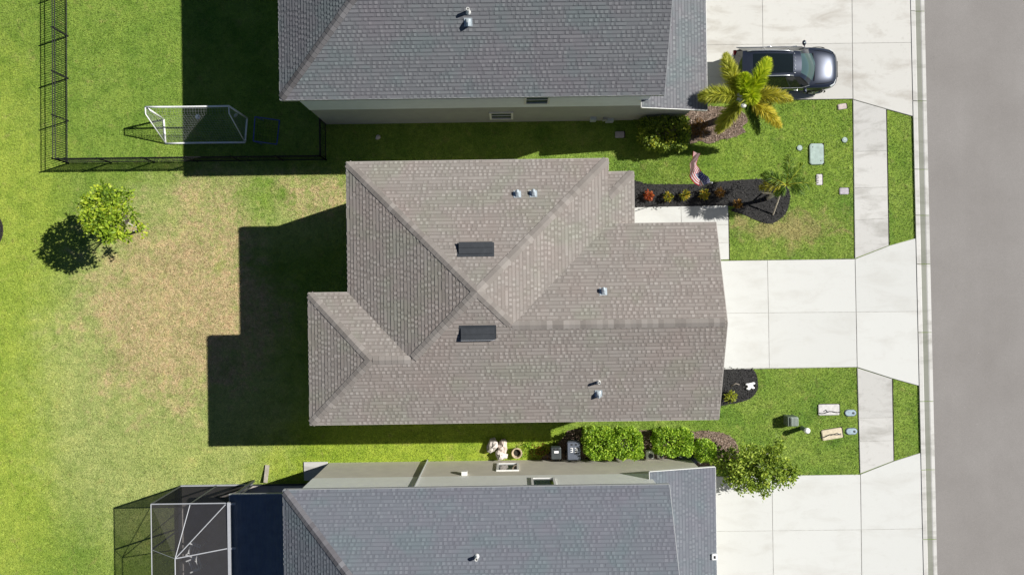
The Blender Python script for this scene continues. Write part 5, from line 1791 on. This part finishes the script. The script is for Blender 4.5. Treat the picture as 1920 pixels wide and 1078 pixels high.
# wheeled bins
def bin_(label, px, py, w, d, h, lid_mat, body_mat, digits=None, sticker=False):
    x, y = W(px, py, h)
    r = thing('wheeled_bin', label, 'bin', (x, y, 0), 'wheeled bins by the side wall')
    MB().obox((x, y), w * .95, d * .95, .06, h - .08, 0, .82, .0).obj('body', body_mat, r)
    lid = MB().obox((x, y), w, d, h - .08, h, 0, .97, .035).obj('lid', lid_mat, r)
    MB().tube([(x - w * .42, y + d / 2 + .03, h - .07), (x + w * .42, y + d / 2 + .03, h - .07)], .02, 6).obj('handle', body_mat, r)
    for s_ in (-1, 1):
        MB().tube([(x + s_ * w * .44, y - d * .38, .11), (x + s_ * (w * .44 + .06), y - d * .38, .11)], .11, 14).obj('wheel', rubber, r)
    for i in (-1, 1):
        MB().obox((x + i * w * .16, y + d * .36), .09, .06, h - .004, h + .012, 0, 1, .005).obj('lid_recess', M['black'], lid)
    if sticker:
        MB().obox((x + .02, y + d * .12), w * .42, d * .18, h - .002, h + .004).obj('sticker', wp, lid)
    if digits:
        # seven-segment strokes
        seg = {'3': 'abgcd', '1': 'bc', '2': 'abged'}
        cw, chh, th = .095, .18, .027
        for k, dg in enumerate(digits):
            ox, oy = x - .10 + k * .19, y + d * .06
            sg_ = {'a': (0, chh / 2, cw, th), 'g': (0, 0, cw, th), 'd': (0, -chh / 2, cw, th), 'b': (cw / 2, chh / 4, th, chh / 2 + th), 'c': (cw / 2, -chh / 4, th, chh / 2 + th), 'e': (-cw / 2, -chh / 4, th, chh / 2 + th), 'f': (-cw / 2, chh / 4, th, chh / 2 + th)}
            mbd = MB()
            for c_ in seg[dg]:
                a, b, ww, hh = sg_[c_]
                mbd.obox((ox + a, oy + b), ww, hh, h + .001, h + .004 + .0007 * 'abgcdef'.index(c_))
            mbd.obj('number', wp, lid)


bin_('small dark green bin with white sticker on its lid by the side wall', 1042.5, 850, .46, .54, 1.0, simple('bin_lid_dark', (.045, .055, .058), .5), simple('bin_body_dark', (.02, .03, .026), .5), sticker=True)
bin_('large blue grey bin numbered 33 on its lid beside the hedge', 1076, 845.5, .60, .80, 1.08, simple('bin_lid_grey', (.10, .115, .15), .45), simple('bin_body_grey', (.05, .055, .07), .5), digits='33')


# dry bronze bush in the bark bed
x, y = W(1311, 240, .35)
r = thing('dry_bush', 'brownish dry bush in the bark mulch between shrub and palm', 'plant', (x, y, .03))
stems(r, (x, y, .02), [(x + random.uniform(-.35, .35), y + random.uniform(-.35, .35), random.uniform(.25, .5)) for _ in range(10)], .012, bark, 'stem')
rg = np.random.default_rng(91); n = 320
d = unit(rg.normal(size=(n, 3)) * np.array([1, 1, .5]) + np.array([0, 0, .3]))
leaf_mesh('leaves', np.array([x, y, .2]) + d * .5 * rg.uniform(.15, .9, (n, 1)), d + rg.normal(size=d.shape) * .4, .16, .04, LM['bronze'], r, rg.random(n) * .6)


# stones, pot, blocks
def rock(label, px, py, rx, ry, rz, mat, seed, name='boulder', grp='pale boulders by the side wall'):
    rg = np.random.default_rng(seed)
    x, y = W(px, py, rz * .8)
    n, k = 10, 6
    ph = rg.uniform(0, 6, 6)
    rings = []
    for i in range(k + 1):
        a = -math.pi / 2 + math.pi * i / k
        ring = []
        for j in range(n):
            b = 2 * math.pi * j / n
            f = 1 + .20 * math.sin(2 * b + ph[0] + a) + .14 * math.sin(3 * b + ph[1] - 2 * a) + .14 * math.sin(2 * a + b + ph[2]) + rg.uniform(-.13, .10)
            ring.append((x + max(math.cos(a), .02) * rx * f * math.cos(b), y + max(math.cos(a), .02) * ry * f * math.sin(b), max(-.02, rz * .6 + math.sin(a) * rz * f * .75)))
        rings.append(ring)
    o = MB().loft(rings).obj(name, mat, None, False)
    return tag(o, label, 'boulder', grp)


lime = simple('limestone', (.58, .53, .49), .9, var=.22, scale=7, bump=.8)
lime2 = simple('limestone_pink', (.62, .52, .46), .9, var=.2, scale=7, bump=.8)
rock('grey white boulder, upper left of the three pale boulders', 923, 837, .27, .32, .33, lime, 4)
rock('pinkish boulder, upper right of the three pale boulders', 943, 835, .24, .31, .30, lime2, 5)
rock('cream boulder nearest the wall, lowest of the three pale boulders', 938, 852, .27, .22, .34, lime, 6)
rock('thin whitish broken stone lying in the shade between two houses', 709, 257, .13, .10, .06, lime, 9, 'stone', None)['category'] = 'stone'
x, y = W(969, 849, .25)
r = thing('clay_pot', 'tan round pot with dark hollow beside the boulders', 'pot', (x, y, 0))
tan = simple('clay_tan', (.50, .40, .28), .85, var=.2, scale=9)
MB().lathe((x, y), [(.15, 0), (.22, .12), (.25, .30), (.23, .34), (.19, .33), (.17, .2), (.10, .14)], 16).obj('shell', tan, r)
MB().lathe((x + .01, y), [(.165, .15), (.165, .19)], 14).obj('pot_soil', M['soil'], r)
for px, lb in ((1103, 'small white block at the wall below the hedge, left one'), (1135, 'small white block at the wall below the hedge, right one')):
    x, y = W(px, 868, .25)
    o = MB().obox((x, y), .24, .16, 0, .25, 0, 1.15, .02).obj('footing_block', M['trim_white'])
    tag(o, lb, 'block', 'white blocks at the wall')
for px, py, rad, lb in ((1219, 852.5, .19, 'larger white plant pot in the gap of the hedge'), (1238.5, 853, .14, 'smaller white plant pot in the gap of the hedge')):
    x, y = W(px, py, .4)
    r = thing('plant_pot', lb, 'pot', (x, y, 0), 'white pots in the hedge gap')
    MB().obox((x, y), rad * 1.9, rad * 1.9, 0, .40, 0, .8, .02).obj('pot', wp, r)
    MB().lathe((x + .03, y - .05), [(rad * .62, .395), (rad * .55, .415), (.02, .42)], 14).obj('pot_soil', M['metal_dark'], r)
# grey folded cover and stake by the garage corner
x, y = W(1291, 862, .3)
tarp = simple('grey_tarp', (.10, .11, .12), .6, var=.3, scale=8)
mb = MB()
rows = []
for i in range(9):
    row = []
    for j in range(13):
        u, v = i / 8 - .5, j / 12 - .5
        z = .30 * max(0, 1 - (abs(v) * 1.9) ** 2) * max(0, 1 - (abs(u) * 1.9) ** 2) + .05 * math.sin(v * 14 + u * 6) + .05
        row.append((x + v * 1.0 + u * .12, y + u * .42 - v * .18, max(.01, z)))
    rows.append(row)
tag(mb.loft(rows, False, False, closed=False).obj('folded_tarp', tarp, None, True), 'dark grey folded tarp between hedge and garage corner', 'tarp')
x, y = W(1313, 868, .5)
tag(MB().obox((x, y), .06, .06, 0, .55, 0, 1, .01).obj('stake', wp), 'thin white stake by the garage corner', 'stake')
# white ornament on the mulch
x, y = W(1407, 723, .12)
r = thing('garden_ornament', 'white cross shaped garden ornament on black mulch', 'ornament', (x, y, .03))
MB().obox((x, y), .26, .24, .04, .13, R(12), 1, .03).obj('ornament_body', wp, r)
for a in range(4):
    an = R(12 + 45 + 90 * a + (-14, 10, 6, -9)[a])
    sphere(MB(), (x + math.cos(an) * (.19, .15, .2, .16)[a], y + math.sin(an) * .15, .09), (.07, .06, .08, .065)[a], 1.3, .8, .7).obj('ornament_corner', wp, r, True)
tag(MB().tube([P3(1371, 724, .05), P3(1380, 719, .09), P3(1386, 721, .07)], .03, 6).obj('stick', bark, None, True), 'short pale stick lying on black mulch near the ornament', 'stick')

# ================================================================== GRASS (uncountable)
def lawn(name, label, region_px, dens, hmin=.035, hmax=.085):
    poly = PP(region_px)
    xs = [p[0] for p in poly]; ys = [p[1] for p in poly]
    area = (max(xs) - min(xs)) * (max(ys) - min(ys))
    n = int(area * dens)
    X = RNG.uniform(min(xs), max(xs), n); Y = RNG.uniform(min(ys), max(ys), n)
    k = inpoly(X, Y, poly)
    X, Y = X[k], Y[k]
    for ex in EXCL:
        ex_x = [p[0] for p in ex]; ex_y = [p[1] for p in ex]
        if max(ex_x) < min(xs) or min(ex_x) > max(xs) or max(ex_y) < min(ys) or min(ex_y) > max(ys):
            continue
        k = ~inpoly(X, Y, ex)
        X, Y = X[k], Y[k]
    n = len(X)
    a = RNG.uniform(0, 2 * math.pi, n); lean = RNG.uniform(.5, 1.25, n)
    L = RNG.uniform(hmin, hmax, n) * 1.25; wd = RNG.uniform(.012, .024, n)
    D = np.c_[np.cos(a) * np.sin(lean), np.sin(a) * np.sin(lean), np.cos(lean)]
    S = np.c_[-np.sin(a), np.cos(a), np.zeros(n)]
    P = np.c_[X, Y, np.zeros(n)]
    V = np.empty((n, 4, 3))
    V[:, 0] = P - S * wd[:, None] * .5
    V[:, 1] = P + S * wd[:, None] * .5
    V[:, 2] = P + D * L[:, None] + S * wd[:, None] * .22 - np.array([0, 0, 1]) * (L * .12)[:, None]
    V[:, 3] = P + D * L[:, None] - S * wd[:, None] * .22 - np.array([0, 0, 1]) * (L * .12)[:, None]
    o = quads_np(name, V.reshape(-1, 3), n, M['blade'], None, RNG.random(n))
    tag(o, label, 'grass', kind='stuff')
    return o


lawn('grass', 'back and side lawn grass around the houses, lime to straw coloured', [(-60, -40), (1300, -40), (1300, 400), (1000, 400), (1000, 700), (1200, 770), (1200, 1120), (-60, 1120)], 400)
lawn('grass', 'front lawn grass between the upper driveway and the middle driveway', [(1150, 180), (1604, 180), (1604, 492), (1150, 492)], 520)
lawn('grass', 'front lawn grass between the middle driveway and the lower driveway', [(1200, 684), (1614, 684), (1614, 893), (1200, 893)], 520)
lawn('grass', 'grass strip between upper sidewalk and kerb', [(1663.5, 206.5), (1712, 219.5), (1715.5, 446.5), (1668.2, 459.5)], 430)
lawn('grass', 'grass strip between lower sidewalk and kerb', [(1675.5, 711.5), (1721.5, 723.5), (1725.5, 848), (1677.2, 862)], 430)
